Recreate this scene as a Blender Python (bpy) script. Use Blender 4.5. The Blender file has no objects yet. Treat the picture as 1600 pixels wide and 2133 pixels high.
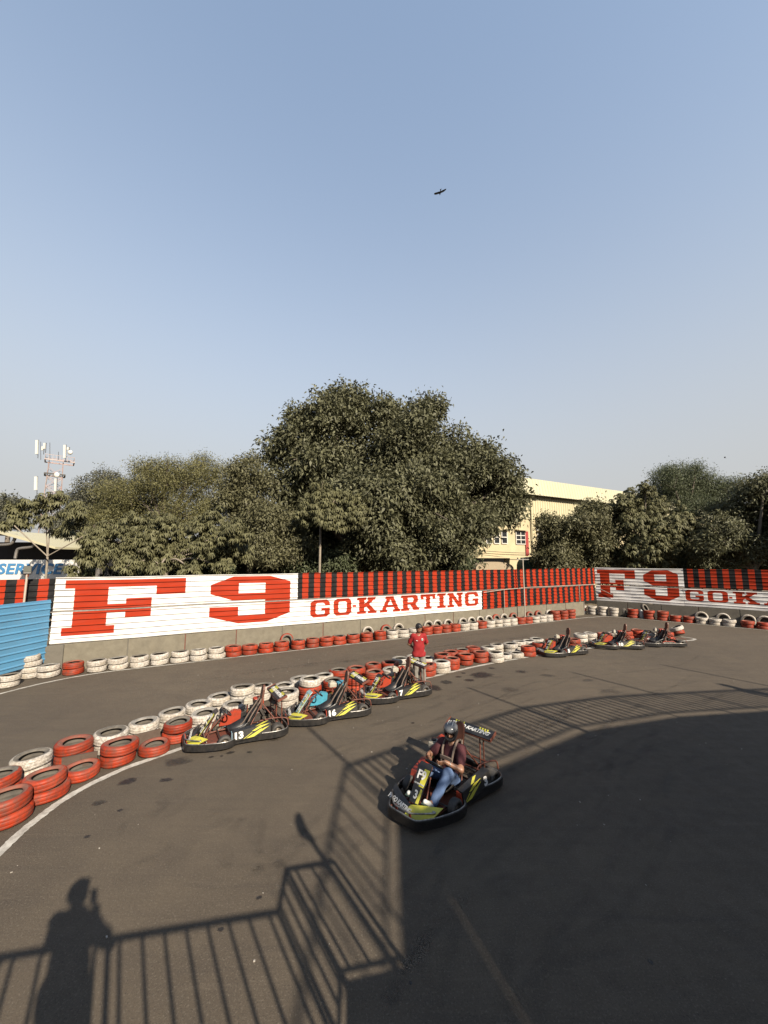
import bpy, bmesh, math, random
import numpy as np
from mathutils import Vector, Matrix, Euler
R = math.radians
random.seed(7); RNG = np.random.default_rng(7)
scene = bpy.context.scene
C = scene.collection

# ------------------------------------------------------------------ camera
EYE = 3.7                       # the photographer holds the phone above a raised platform
FOC, PCX, PCY, HORIZON = 800.0, 800.0, 1066.5, 1164.0    # calibration of the 1600 x 2133 photograph
PITCH = math.atan((HORIZON - PCY) / FOC)
cam = bpy.data.cameras.new('camera'); cam.sensor_fit = 'VERTICAL'; cam.sensor_height = 36.0
cam.lens = 36.0 * FOC / 2133.0; cam.clip_start = 0.02; cam.clip_end = 5000
camo = bpy.data.objects.new('camera', cam); C.objects.link(camo)
camo.location = (0, 0, EYE); camo.rotation_euler = (math.pi / 2 + PITCH, 0, 0)
scene.camera = camo

# ------------------------------------------------------------------ sky and sun
SUN_AZ, SUN_EL = R(146.1), R(32.45)
world = bpy.data.worlds.new('World'); scene.world = world; world.use_nodes = True
_n = world.node_tree.nodes
sky = _n.new('ShaderNodeTexSky'); sky.sky_type = 'NISHITA'; sky.sun_disc = False
sky.sun_elevation = SUN_EL; sky.sun_rotation = SUN_AZ
sky.air_density = 1.1; sky.dust_density = 0.4; sky.ozone_density = 1.2; sky.altitude = 0
# winter smog: the clear sky fades into an even pale haze towards the horizon, the same all round
_l = world.node_tree.links
_tc = _n.new('ShaderNodeTexCoord'); _sx = _n.new('ShaderNodeSeparateXYZ'); _l.new(_tc.outputs['Generated'], _sx.inputs[0])
_m1 = _n.new('ShaderNodeMath'); _m1.operation = 'MAXIMUM'; _m1.inputs[1].default_value = 0.0; _l.new(_sx.outputs['Z'], _m1.inputs[0])
_m0 = _n.new('ShaderNodeMath'); _m0.operation = 'MULTIPLY'; _l.new(_m1.outputs[0], _m0.inputs[0]); _l.new(_m1.outputs[0], _m0.inputs[1])
_m2 = _n.new('ShaderNodeMath'); _m2.operation = 'MULTIPLY'; _m2.inputs[1].default_value = -3.3; _l.new(_m0.outputs[0], _m2.inputs[0])
_m3 = _n.new('ShaderNodeMath'); _m3.operation = 'EXPONENT'; _l.new(_m2.outputs[0], _m3.inputs[0])
_mx = _n.new('ShaderNodeMix'); _mx.data_type = 'RGBA'; _mx.inputs[7].default_value = (1.66, 1.65, 1.63, 1)
_g = _n.new('ShaderNodeGamma'); _g.inputs[1].default_value = 0.75; _l.new(sky.outputs[0], _g.inputs[0])      # gamma compresses the sky's range and lowers its fill light
_l.new(_m3.outputs[0], _mx.inputs[0]); _l.new(_g.outputs[0], _mx.inputs[6])
_l.new(_mx.outputs[2], _n['Background'].inputs[0])
_n['Background'].inputs[1].default_value = 0.132
TO_SUN = Vector((math.sin(SUN_AZ) * math.cos(SUN_EL), math.cos(SUN_AZ) * math.cos(SUN_EL), math.sin(SUN_EL)))
sl = bpy.data.lights.new('sun', 'SUN'); sl.energy = 5.0; sl.angle = R(0.5); sl.color = (1.0, 0.885, 0.72)
so = bpy.data.objects.new('sun', sl); C.objects.link(so); so.location = (20, -30, 30)
so.rotation_euler = TO_SUN.to_track_quat('Z', 'Y').to_euler()
scene.view_settings.view_transform = 'Standard'; scene.view_settings.look = 'None'
scene.view_settings.exposure = 1.36; scene.view_settings.gamma = 1.0
scene.view_settings.use_curve_mapping = False
scene.render.engine = 'CYCLES'
scene.cycles.use_denoising = True
scene.cycles.max_bounces = 6; scene.cycles.transparent_max_bounces = 16
scene.cycles.caustics_reflective = False; scene.cycles.caustics_refractive = False

# ------------------------------------------------------------------ survey: photo measurement -> metres on the ground
def ray(px, py):
    x, y = (px - PCX) / FOC, -(py - PCY) / FOC
    c, s = math.cos(PITCH), math.sin(PITCH)
    return Vector((x, c - y * s, y * c + s))
def G(px, py, z=0.0):
    r = ray(px, py); t = (z - EYE) / r.z
    return Vector((r.x * t, r.y * t, z))
def at(px, py, Y):
    r = ray(px, py); t = Y / r.y
    return Vector((r.x * t, Y, EYE + r.z * t))

# ------------------------------------------------------------------ mesh helpers
def link(o, parent=None):
    C.objects.link(o)
    if parent is not None: o.parent = parent
    return o
def tag(o, label=None, cat=None, group=None, kind=None):
    if label: o['label'] = label
    if cat: o['category'] = cat
    if group: o['group'] = group
    if kind: o['kind'] = kind
    return o
def empty(name, loc=(0, 0, 0), rz=0.0, label=None, cat=None, group=None):
    o = bpy.data.objects.new(name, None); o.empty_display_size = 0.2
    o.location = loc; o.rotation_euler = (0, 0, rz); C.objects.link(o)
    return tag(o, label, cat, group)
def copy_tree(o, parent=None):
    c = o.copy(); C.objects.link(c); c.parent = parent
    for ch in list(o.children): copy_tree(ch, c)
    return c

class MB:
    """collects shapes into one mesh; every shape may carry its own material slot and shading"""
    def __init__(s): s.v, s.f, s.m, s.s = [], [], [], []
    def add(s, vs, fs, m=0, smooth=False):
        b = len(s.v); s.v += [tuple(p) for p in vs]
        for f in fs:
            s.f.append(tuple(i + b for i in f)); s.m.append(m); s.s.append(smooth)
        return s
    def box(s, c, d, rot=None, m=0, bev=0.0):
        hx, hy, hz = d[0] / 2, d[1] / 2, d[2] / 2
        c = Vector(c); M = rot if rot is not None else Matrix.Identity(3)
        if bev > 0:
            b = min(bev, hx * .9, hy * .9, hz * .9); vs = []; 
            bm = bmesh.new(); bmesh.ops.create_cube(bm, size=1.0)
            for v in bm.verts: v.co = Vector((v.co.x * d[0], v.co.y * d[1], v.co.z * d[2]))
            bmesh.ops.bevel(bm, geom=list(bm.edges), offset=b, segments=2, profile=.5, affect='EDGES')
            bm.verts.index_update()
            vs = [c + M @ v.co for v in bm.verts]; fs = [[v.index for v in f.verts] for f in bm.faces]
            bm.free(); return s.add(vs, fs, m)
        vs = [c + M @ Vector((x * hx, y * hy, z * hz)) for x in (-1, 1) for y in (-1, 1) for z in (-1, 1)]
        return s.add(vs, [(0, 1, 3, 2), (4, 6, 7, 5), (0, 4, 5, 1), (2, 3, 7, 6), (0, 2, 6, 4), (1, 5, 7, 3)], m)
    def bar(s, a, b, w, h, m=0, up=(0, 0, 1)):
        a, b = Vector(a), Vector(b); x = (b - a).normalized(); u = Vector(up)
        y = u.cross(x)
        if y.length < 1e-4: y = Vector((0, 1, 0)).cross(x)
        y.normalize(); z = x.cross(y)
        return s.box((a + b) / 2, ((b - a).length, w, h), Matrix((x, y, z)).transposed(), m)
    def tube(s, pts, r, n=8, m=0, closed=False, smooth=True, caps=True):
        pts = [Vector(p) for p in pts]; k = len(pts); rs = r if isinstance(r, (list, tuple)) else [r] * k
        rings = []; prev = None
        for i in range(k):
            if closed: t = pts[(i + 1) % k] - pts[i - 1]
            else: t = pts[min(i + 1, k - 1)] - pts[max(i - 1, 0)]
            t.normalize()
            if prev is None:
                a = Vector((0, 0, 1)) if abs(t.z) < .9 else Vector((1, 0, 0))
                u = t.cross(a).normalized()
            else: u = (prev - t * prev.dot(t)).normalized()
            prev = u; w = t.cross(u)
            rings.append([pts[i] + (u * math.cos(2 * math.pi * j / n) + w * math.sin(2 * math.pi * j / n)) * rs[i] for j in range(n)])
        vs = [p for ring in rings for p in ring]; fs = []
        for i in range(k if closed else k - 1):
            a, b = i * n, ((i + 1) % k) * n
            for j in range(n): fs.append((a + j, a + (j + 1) % n, b + (j + 1) % n, b + j))
        s.add(vs, fs, m, smooth)
        if caps and not closed:
            s.add(rings[0], [tuple(range(n))[::-1]], m); s.add(rings[-1], [tuple(range(n))], m)
        return s
    def lathe(s, prof, n=24, m=0, M=None, closed=False, smooth=True, mats=None):
        """profile of (radius, height) about local z"""
        M = M or Matrix.Identity(4); k = len(prof); vs = []
        for r, z in prof:
            for j in range(n):
                a = 2 * math.pi * j / n; vs.append(M @ Vector((r * math.cos(a), r * math.sin(a), z)))
        b = len(s.v); s.v += [tuple(p) for p in vs]
        for i in range(k if closed else k - 1):
            i2 = (i + 1) % k
            for j in range(n):
                s.f.append((b + i * n + j, b + i * n + (j + 1) % n, b + i2 * n + (j + 1) % n, b + i2 * n + j))
                s.m.append(mats[i] if mats else m); s.s.append(smooth)
        return s
    def prism(s, poly, fn, d0, d1, m=0, mside=None):
        """poly of (u, v); fn(u, v, w) -> point; thickness from w=d0 to w=d1"""
        n = len(poly); vs = [fn(u, v, d1) for u, v in poly] + [fn(u, v, d0) for u, v in poly]
        s.add(vs, [tuple(range(n))], m); s.add(vs, [tuple(range(2 * n - 1, n - 1, -1))], m)
        s.add(vs, [(i, i + n, (i + 1) % n + n, (i + 1) % n) for i in range(n)], m if mside is None else mside)
        return s
    def mesh(s, name, mats):
        me = bpy.data.meshes.new(name); me.from_pydata(s.v, [], s.f)
        for mt in (mats if isinstance(mats, (list, tuple)) else [mats]): me.materials.append(mt)
        me.polygons.foreach_set('material_index', s.m); me.polygons.foreach_set('use_smooth', s.s)
        me.update(); return me
    def build(s, name, mats, parent=None, loc=None, fix=True):
        me = s.mesh(name, mats)
        if fix:
            bm = bmesh.new(); bm.from_mesh(me); bmesh.ops.recalc_face_normals(bm, faces=bm.faces); bm.to_mesh(me); bm.free()
        o = bpy.data.objects.new(name, me); link(o, parent)
        if loc is not None: o.location = loc
        return o

def text_mesh(txt, size, mat, name, shear=0.0, bold=0.0, sx=1.0, depth=0.002, align='CENTER', space=1.0):
    cu = bpy.data.curves.new(name, 'FONT'); cu.body = txt; cu.size = size; cu.shear = shear; cu.offset = bold
    cu.extrude = depth; cu.align_x = align; cu.align_y = 'CENTER'; cu.resolution_u = 3; cu.space_character = space
    o = bpy.data.objects.new(name, cu); C.objects.link(o)
    dg = bpy.context.evaluated_depsgraph_get(); me = bpy.data.meshes.new_from_object(o.evaluated_get(dg))
    bpy.data.objects.remove(o); me.name = name
    me.transform(Matrix.Diagonal((sx, 1, 1, 1))); me.materials.clear(); me.materials.append(mat)
    return me
def place(me, name, parent, origin, xdir, ydir):
    x = Vector(xdir).normalized(); y = Vector(ydir); y = (y - x * y.dot(x)).normalized(); z = x.cross(y)
    M = Matrix((x, y, z)).transposed().to_4x4(); M.translation = Vector(origin)
    o = bpy.data.objects.new(name, me); link(o, parent); o.matrix_local = M; return o

# ------------------------------------------------------------------ materials
def srgb(r, g, b): return tuple(((c / 255) / 12.92 if c / 255 <= .04045 else ((c / 255 + .055) / 1.055) ** 2.4) for c in (r, g, b))
MATS = {}; ALB = .66      # exposure balance put into the colours: every base colour is darkened
def pm(name, col, rough=.6, metal=0.0, var=.12, scale=6.0, dirt=None, damt=.5, dscale=9.0, dsharp=.12,
       bump=0.0, bscale=60.0, objrand=0.0, spec=.4, stretch=None, dirt2=None, d2amt=.5, d2scale=2.0):
    """procedural material: base colour with low-contrast variation, thresholded wear and fine relief"""
    if name in MATS: return MATS[name]
    col, dirt, dirt2 = (tuple(c * ALB for c in q) if q is not None else None for q in (col, dirt, dirt2))
    mt = bpy.data.materials.new(name); mt.use_nodes = True; nt = mt.node_tree; N = nt.nodes; L = nt.links
    bs = N['Principled BSDF']; bs.inputs['Roughness'].default_value = rough; bs.inputs['Metallic'].default_value = metal
    bs.inputs['Specular IOR Level'].default_value = spec
    tc = N.new('ShaderNodeTexCoord'); vec = tc.outputs['Object']
    oi = N.new('ShaderNodeObjectInfo')
    ad = N.new('ShaderNodeVectorMath'); ad.operation = 'MULTIPLY_ADD'; ad.inputs[1].default_value = (37, 53, 71)
    L.new(oi.outputs['Random'], ad.inputs[0]); L.new(vec, ad.inputs[2]); vec = ad.outputs[0]
    if stretch:
        mp = N.new('ShaderNodeMapping'); mp.inputs['Scale'].default_value = stretch; L.new(vec, mp.inputs[0]); vec = mp.outputs[0]
    def noise(sc, det=5, ro=.6):
        n = N.new('ShaderNodeTexNoise'); n.inputs['Scale'].default_value = sc; n.inputs['Detail'].default_value = det
        n.inputs['Roughness'].default_value = ro; L.new(vec, n.inputs['Vector']); return n.outputs['Fac']
    def mix(f, a, b):
        m = N.new('ShaderNodeMix'); m.data_type = 'RGBA'
        for s_, v in ((m.inputs[0], f), (m.inputs[6], a), (m.inputs[7], b)):
            if isinstance(v, (tuple, list)): s_.default_value = (*v[:3], 1)
            elif isinstance(v, (int, float)): s_.default_value = v
            else: L.new(v, s_)
        return m.outputs[2]
    def ramp(f, a, b, hi=1.0):
        m = N.new('ShaderNodeMapRange'); m.inputs[1].default_value = a; m.inputs[2].default_value = b
        m.inputs[4].default_value = hi; L.new(f, m.inputs[0]); return m.outputs[0]
    lo = tuple(max(0, c * (1 - var)) for c in col); hi = tuple(min(1, c * (1 + var)) for c in col)
    out = mix(ramp(noise(scale), .3, .7), lo, hi)
    if objrand > 0:
        hs = N.new('ShaderNodeHueSaturation'); L.new(out, hs.inputs['Color'])
        hs.inputs['Value'].default_value = 1; L.new(ramp(oi.outputs['Random'], 0, 1), hs.inputs['Value'])
        mr = hs.inputs['Value'].links[0].from_node; mr.inputs[3].default_value = 1 - objrand; mr.inputs[4].default_value = 1 + objrand * .5
        out = hs.outputs[0]
    if dirt is not None: out = mix(ramp(noise(dscale, 8, .7), .5 - dsharp, .5 + dsharp, damt), out, dirt)
    if dirt2 is not None: out = mix(ramp(noise(d2scale, 4, .6), .42, .68, d2amt), out, dirt2)
    L.new(out, bs.inputs['Base Color'])
    rr = N.new('ShaderNodeMapRange'); L.new(noise(scale * 2.3), rr.inputs[0])
    rr.inputs[3].default_value = max(.05, rough - .12); rr.inputs[4].default_value = min(1, rough + .12); L.new(rr.outputs[0], bs.inputs['Roughness'])
    if bump > 0:
        b = N.new('ShaderNodeBump'); b.inputs['Strength'].default_value = bump; b.inputs['Distance'].default_value = .01
        L.new(noise(bscale, 6), b.inputs['Height']); L.new(b.outputs[0], bs.inputs['Normal'])
    MATS[name] = mt; return mt

DUST = (.20, .17, .13)
M_RUBBER = pm('tyre rubber', (.030, .028, .026), .8, var=.3, scale=9, dirt=DUST, damt=.55, dscale=5, dsharp=.25, bump=.2)
M_TREDRED = pm('worn red tyre paint', (.36, .034, .008), .55, spec=.2, var=.2, scale=5, dirt=(.075, .03, .022), damt=.7, dscale=12, dsharp=.12, objrand=.25, bump=.15, dirt2=DUST, d2amt=.22, d2scale=3)
M_TREDWHT = pm('worn white tyre paint', (.54, .50, .45), .6, spec=.2, var=.12, scale=6, dirt=(.13, .11, .09), damt=.6, dscale=22, dsharp=.06, objrand=.15, bump=.15, dirt2=(.34, .28, .20), d2amt=.55, d2scale=4)
M_SIDE = pm('dusty tyre sidewall', (.075, .068, .060), .85, var=.3, scale=8, dirt=(.22, .19, .15), damt=.7, dscale=4, dsharp=.25, bump=.1)
M_SIDERED = pm('dusty red tyre sidewall', (.15, .085, .06), .8, var=.25, scale=8, dirt=(.36, .06, .03), damt=.6, dscale=7, dsharp=.15, objrand=.2)
M_SIDEWHT = pm('dusty white tyre sidewall', (.30, .28, .25), .8, var=.25, scale=8, dirt=(.09, .08, .07), damt=.7, dscale=6, dsharp=.15, objrand=.2)
M_WHITEP = pm('white line paint', (.55, .53, .48), .7, var=.10, scale=3, dirt=(.16, .14, .12), damt=.75, dscale=7, dsharp=.16, bump=.1)
M_FWHITE = pm('white fence paint', (.74, .735, .73), .6, spec=.2, var=.05, scale=1.2, dirt=(.42, .38, .33), damt=.35, dscale=5, dsharp=.2, dirt2=(.40, .36, .30), d2amt=.35, d2scale=.9)
M_FRED = pm('red fence paint', (.33, .024, .004), .6, spec=.15, var=.08, scale=1.5, dirt=(.25, .03, .012), damt=.4, dscale=4, dsharp=.2, dirt2=(.33, .04, .014), d2amt=.3, d2scale=.9)
M_FBLACK = pm('black fence paint', (.010, .010, .011), .6, spec=.12, var=.3, scale=2, dirt=(.032, .028, .025), damt=.3, dscale=4)
M_FBLUE = pm('blue fence paint', (.085, .26, .44), .42, var=.08, scale=1.5, dirt=(.10, .20, .30), damt=.4, dscale=3)
M_STEEL = pm('grey galvanised steel', (.36, .35, .33), .45, .7, var=.15, scale=14, dirt=(.20, .13, .08), damt=.4, dscale=12)
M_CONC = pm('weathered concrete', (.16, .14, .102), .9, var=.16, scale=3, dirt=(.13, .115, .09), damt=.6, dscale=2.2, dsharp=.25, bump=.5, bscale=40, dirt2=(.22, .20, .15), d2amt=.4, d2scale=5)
M_CONCD = pm('dark blotched concrete', (.15, .135, .11), .9, var=.2, scale=3, dirt=(.06, .055, .045), damt=.6, dscale=3, bump=.5, bscale=40)  # darker blotches than the weathered concrete
M_BLACKPL = pm('scuffed black plastic', (.011, .011, .012), .38, var=.3, scale=20, dirt=(.07, .06, .05), damt=.30, dscale=14, dsharp=.14)
M_RUST = pm('rust red frame paint', (.15, .040, .022), .6, var=.25, scale=20, dirt=(.07, .035, .025), damt=.6, dscale=18)
M_KRED = pm('red kart plastic', (.36, .040, .016), .45, var=.12, scale=8, dirt=(.14, .05, .03), damt=.4, dscale=12)
M_KBLUE = pm('blue kart plastic', (.06, .30, .42), .45, var=.12, scale=8, dirt=(.05, .12, .15), damt=.4, dscale=12)
M_YEL = pm('yellow kart plastic', (.58, .54, .05), .42, var=.07, scale=8, dirt=(.30, .27, .08), damt=.45, dscale=9, dsharp=.14)
M_BRIGHT = pm('scratched bright metal', (.42, .41, .39), .38, .8, var=.25, scale=30, dirt=(.10, .08, .06), damt=.7, dscale=12)
M_TANK = pm('white fuel tank plastic', (.42, .395, .33), .5, var=.12, scale=10, dirt=(.18, .14, .10), damt=.6, dscale=10)
M_SEAT = pm('black seat plastic', (.010, .010, .011), .34, var=.3, scale=14, dirt=(.04, .035, .03), damt=.25, dscale=10)
M_HEADR = pm('brown headrest leather', (.12, .042, .024), .6, var=.2, scale=15, dirt=(.08, .04, .03), damt=.5, dscale=10)
M_BELT = pm('grey brown webbing', (.14, .105, .085), .85, var=.2, scale=30)
M_ENGINE = pm('grimy engine metal', (.09, .085, .08), .5, .5, var=.3, scale=25, dirt=(.05, .03, .02), damt=.6, dscale=14)
M_WHITELT = pm('white lettering', (.74, .73, .70), .5, var=.04, scale=12, dirt=(.35, .33, .30), damt=.3, dscale=20)
M_KTYRE = pm('slick kart tyre', (.028, .026, .025), .7, var=.3, scale=10, dirt=(.10, .088, .075), damt=.6, dscale=8)
M_RIM = pm('dull kart rim', (.17, .14, .11), .5, .6, var=.2, scale=20, dirt=(.06, .05, .04), damt=.5)
# ================================================================== the setting: ground, markings, stains
def wpart(mb, name, mats, root):
    """part given in world coordinates under an unrotated thing"""
    o = mb.build(name, mats, root)
    if root is not None: o.location = -Vector(root.location)
    return o

def asphalt():
    mt = bpy.data.materials.new('dusty asphalt'); mt.use_nodes = True; nt = mt.node_tree; N = nt.nodes; L = nt.links
    bs = N['Principled BSDF']; bs.inputs['Specular IOR Level'].default_value = .25
    tc = N.new('ShaderNodeTexCoord')
    def noise(sc, det=6, ro=.6, vec=None, dist=0.0):
        n = N.new('ShaderNodeTexNoise'); n.inputs['Scale'].default_value = sc; n.inputs['Detail'].default_value = det
        n.inputs['Roughness'].default_value = ro; n.inputs['Distortion'].default_value = dist
        L.new(vec if vec is not None else tc.outputs['Object'], n.inputs['Vector']); return n.outputs['Fac']
    def rng(f, a, b, lo=0., hi=1.):
        m = N.new('ShaderNodeMapRange'); m.inputs[1].default_value = a; m.inputs[2].default_value = b
        m.inputs[3].default_value = lo; m.inputs[4].default_value = hi; L.new(f, m.inputs[0]); return m.outputs[0]
    def mix(f, a, b, mode='MIX'):
        m = N.new('ShaderNodeMix'); m.data_type = 'RGBA'; m.blend_type = mode
        for s_, v in ((m.inputs[0], f), (m.inputs[6], a), (m.inputs[7], b)):
            if isinstance(v, (tuple, list)): s_.default_value = (*v[:3], 1)
            elif isinstance(v, (int, float)): s_.default_value = v
            else: L.new(v, s_)
        return m.outputs[2]
    # scuff streaks running with the driving line
    mp = N.new('ShaderNodeMapping'); mp.inputs['Rotation'].default_value = (0, 0, R(-38)); mp.inputs['Scale'].default_value = (.35, 4.5, 1)
    L.new(tc.outputs['Object'], mp.inputs[0])
    col = mix(rng(noise(.22, 5), .35, .68), (.056, .0445, .0325), (.073, .058, .0415))
    col = mix(rng(noise(1.6, 6, .65), .4, .72, 0, .55), col, (.045, .036, .028))
    col = mix(rng(noise(1.1, 5, .6, mp.outputs[0], .6), .52, .75, 0, .45), col, (.038, .031, .025))
    col = mix(rng(noise(2.4, 4, .6, mp.outputs[0], .3), .56, .74, 0, .30), col, (.092, .074, .055))
    col = mix(rng(noise(48, 3, .75), .54, .74, 0, .75), col, (.13, .112, .088))
    col = mix(rng(noise(62, 3, .75), .28, .46, .75, 0), col, (.014, .012, .011))
    L.new(col, bs.inputs['Base Color'])
    L.new(rng(noise(5, 5), .3, .7, .72, .95), bs.inputs['Roughness'])
    b = N.new('ShaderNodeBump'); b.inputs['Strength'].default_value = .55; b.inputs['Distance'].default_value = .012
    L.new(noise(95, 4, .7), b.inputs['Height'])
    b2 = N.new('ShaderNodeBump'); b2.inputs['Strength'].default_value = .25; b2.inputs['Distance'].default_value = .06
    L.new(noise(1.2, 4), b2.inputs['Height']); L.new(b.outputs[0], b2.inputs['Normal']); L.new(b2.outputs[0], bs.inputs['Normal'])
    return mt
M_ASPH = asphalt()
M_EARTH = pm('dry earth', (.16, .125, .085), .95, var=.25, scale=.4, dirt=(.07, .06, .035), damt=.5, dscale=1.2, bump=.6, bscale=8)

mb = MB(); mb.add([(-900, -900, -.03), (900, -900, -.03), (900, 900, -.03), (-900, 900, -.03)], [(0, 1, 2, 3)])
tag(mb.build('ground', M_EARTH), kind='structure')
# fence survey: the long fence runs from the blue gate panel to the corner, the short one back towards the stand
AZW = R(61.8); WP = Vector((-9.4, 14.0, 0)); WD = Vector((math.sin(AZW), math.cos(AZW), 0)); WN = Vector((WD.y, -WD.x, 0))
CORNER = WP + WD * 27.15
AZR = R(132); RD = Vector((math.sin(AZR), math.cos(AZR), 0)); RN = Vector((RD.y, -RD.x, 0))
_a, _b, _c = WP - WD * 1.9 - WN * .02, CORNER, CORNER + RD * 40
mb = MB(); mb.add([(-11.6, 12.7, 0), tuple(_a), tuple(_b), tuple(_c), (45, -25, 0), (-30, -25, 0), (-12.2, 5, 0)], [(6, 5, 4, 3, 2, 1, 0)])
tag(mb.build('race_track', M_ASPH), kind='structure')

def strip(pts, w, z, name, mat):
    """painted line following smoothed points, slightly ragged edges"""
    P = catmull(pts, 14); mb = MB(); vs = []
    for i, p in enumerate(P):
        t = (P[min(i + 1, len(P) - 1)] - P[max(i - 1, 0)]).normalized(); n = Vector((-t.y, t.x, 0))
        for sgn in (-1, 1): vs.append(p + n * sgn * (w / 2 + random.uniform(-.008, .008)) + Vector((0, 0, z)))
    mb.add(vs, [(2 * i, 2 * i + 1, 2 * i + 3, 2 * i + 2) for i in range(len(P) - 1)])
    return tag(mb.build(name, mat), kind='structure')
def catmull(pts, k=8, closed=False):
    P = [Vector(p) for p in pts]; n = len(P); out = []
    g = (lambda i: P[i % n]) if closed else (lambda i: P[max(0, min(n - 1, i))])
    for i in range(n if closed else n - 1):
        p0, p1, p2, p3 = g(i - 1), g(i), g(i + 1), g(i + 2)
        for j in range(k):
            t = j / k
            out.append(.5 * ((2 * p1) + (p2 - p0) * t + (2 * p0 - 5 * p1 + 4 * p2 - p3) * t * t + (3 * p1 - p0 - 3 * p2 + p3) * t ** 3))
    if not closed: out.append(P[-1])
    return out
OUTER = [Vector((-10.9, 8.5, 0)), Vector((-10.72, 10.6, 0)), Vector((-10.2, 12.05, 0)), WP + WD * -.3 + WN * .86] + \
        [WP + WD * t + WN * .82 for t in (1.5, 5, 10, 15, 20, 24.2)] + [CORNER - WD * 1.9 + WN * .93, CORNER + RD * 1.0 + RN * .98] + [CORNER + RD * t + RN * .9 for t in (3, 6, 9, 14, 22)]
strip(OUTER, .10, .004, 'edge_line', M_WHITEP)
ISLE = [G(-140, 1905), G(0, 1775), G(60, 1720), G(150, 1655), G(250, 1605), G(335, 1574), Vector((-3.2, 8.95, 0)), Vector((-1.9, 10.1, 0)), Vector((-.3, 11.35, 0)), Vector((1.35, 12.56, 0)), Vector((3.4, 13.98, 0)), Vector((5.69, 15.25, 0)), Vector((9.0, 16.75, 0)), Vector((12.2, 17.75, 0)), Vector((13.8, 18.05, 0)), Vector((14.45, 18.45, 0)), Vector((14.2, 18.95, 0))]
strip(ISLE, .12, .004, 'island_line', M_WHITEP)

# oil stains and drip marks: flat dark shapes of their own on the asphalt
def stain_mat():
    mt = bpy.data.materials.new('oil stain'); mt.use_nodes = True; N = mt.node_tree.nodes; L = mt.node_tree.links
    bs = N['Principled BSDF']; bs.inputs['Base Color'].default_value = (.014, .012, .011, 1); bs.inputs['Roughness'].default_value = .5
    a = N.new('ShaderNodeAttribute'); a.attribute_name = 'cover'; n = N.new('ShaderNodeTexNoise'); n.inputs['Scale'].default_value = 14; n.inputs['Detail'].default_value = 5
    tc = N.new('ShaderNodeTexCoord'); L.new(tc.outputs['Object'], n.inputs['Vector'])
    m = N.new('ShaderNodeMath'); m.operation = 'MULTIPLY_ADD'; m.inputs[1].default_value = .7; L.new(n.outputs['Fac'], m.inputs[0]); L.new(a.outputs['Fac'], m.inputs[2])
    r = N.new('ShaderNodeMapRange'); r.inputs[1].default_value = .45; r.inputs[2].default_value = 1.15; r.inputs[4].default_value = .72; L.new(m.outputs[0], r.inputs[0]); L.new(r.outputs[0], bs.inputs['Alpha'])
    return mt
M_STAIN = stain_mat()
def stain(px, py, rx, ry, amt=1.0, z=.003):
    c = G(px, py); n = 18; vs = [(0, 0, z)]; cov = [amt]
    for ring, cv in ((.55, .8), (1.0, 0.0)):
        for j in range(n):
            a = 2 * math.pi * j / n; q = ring * (1 + random.uniform(-.22, .22))
            vs.append((rx * q * math.cos(a), ry * q * math.sin(a), z)); cov.append(cv * amt)
    fs = [(0, 1 + j, 1 + (j + 1) % n) for j in range(n)] + [(1 + j, 1 + n + j, 1 + n + (j + 1) % n, 1 + (j + 1) % n) for j in range(n)]
    me = bpy.data.meshes.new('oil_stain'); me.from_pydata(vs, [], fs); me.materials.append(M_STAIN)
    at_ = me.attributes.new('cover', 'FLOAT', 'POINT'); at_.data.foreach_set('value', cov)
    o = bpy.data.objects.new('oil_stain', me); C.objects.link(o); o.location = c; o.rotation_euler.z = random.uniform(-.3, .5)
    tag(o, kind='structure')
for s_ in [(902, 1433, .30, .30, 1), (930, 1421, .22, .22, 1), (1003, 1406, .45, .35, .95), (978, 1417, .2, .16, .8), (1024, 1392, .16, .12, .8), (1085, 1399, .22, .22, .7), (955, 1410, .12, .1, .9), (965, 1402, .1, .1, .9), (1062, 1437, .35, .3, .35), (1140, 1407, .3, .2, .5),
           (370, 1587, .30, .2, .55), (267, 1628, .16, .12, 1), (345, 1625, .13, .07, .9), (480, 1568, .10, .06, .9), (520, 1567, .07, .05, .9), (205, 1673, .12, .09, .55), (440, 1577, .06, .04, 1), (462, 1575, .04, .03, 1), (565, 1538, .3, .16, .45), (250, 1688, .05, .04, 1),
           (540, 1870, .04, .03, 1), (460, 1936, .04, .03, 1), (182, 1743, .05, .04, .9), (700, 1462, .12, .08, .5), (860, 1506, .06, .05, .9), (1270, 1440, .4, .3, .35), (1225, 1417, .3, .15, .4), (1380, 1452, .4, .2, .3), (950, 1520, .06, .05, .9), (1355, 2004, .03, .03, .9), (855, 2048, .02, .02, 1)]:
    stain(*s_)
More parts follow.
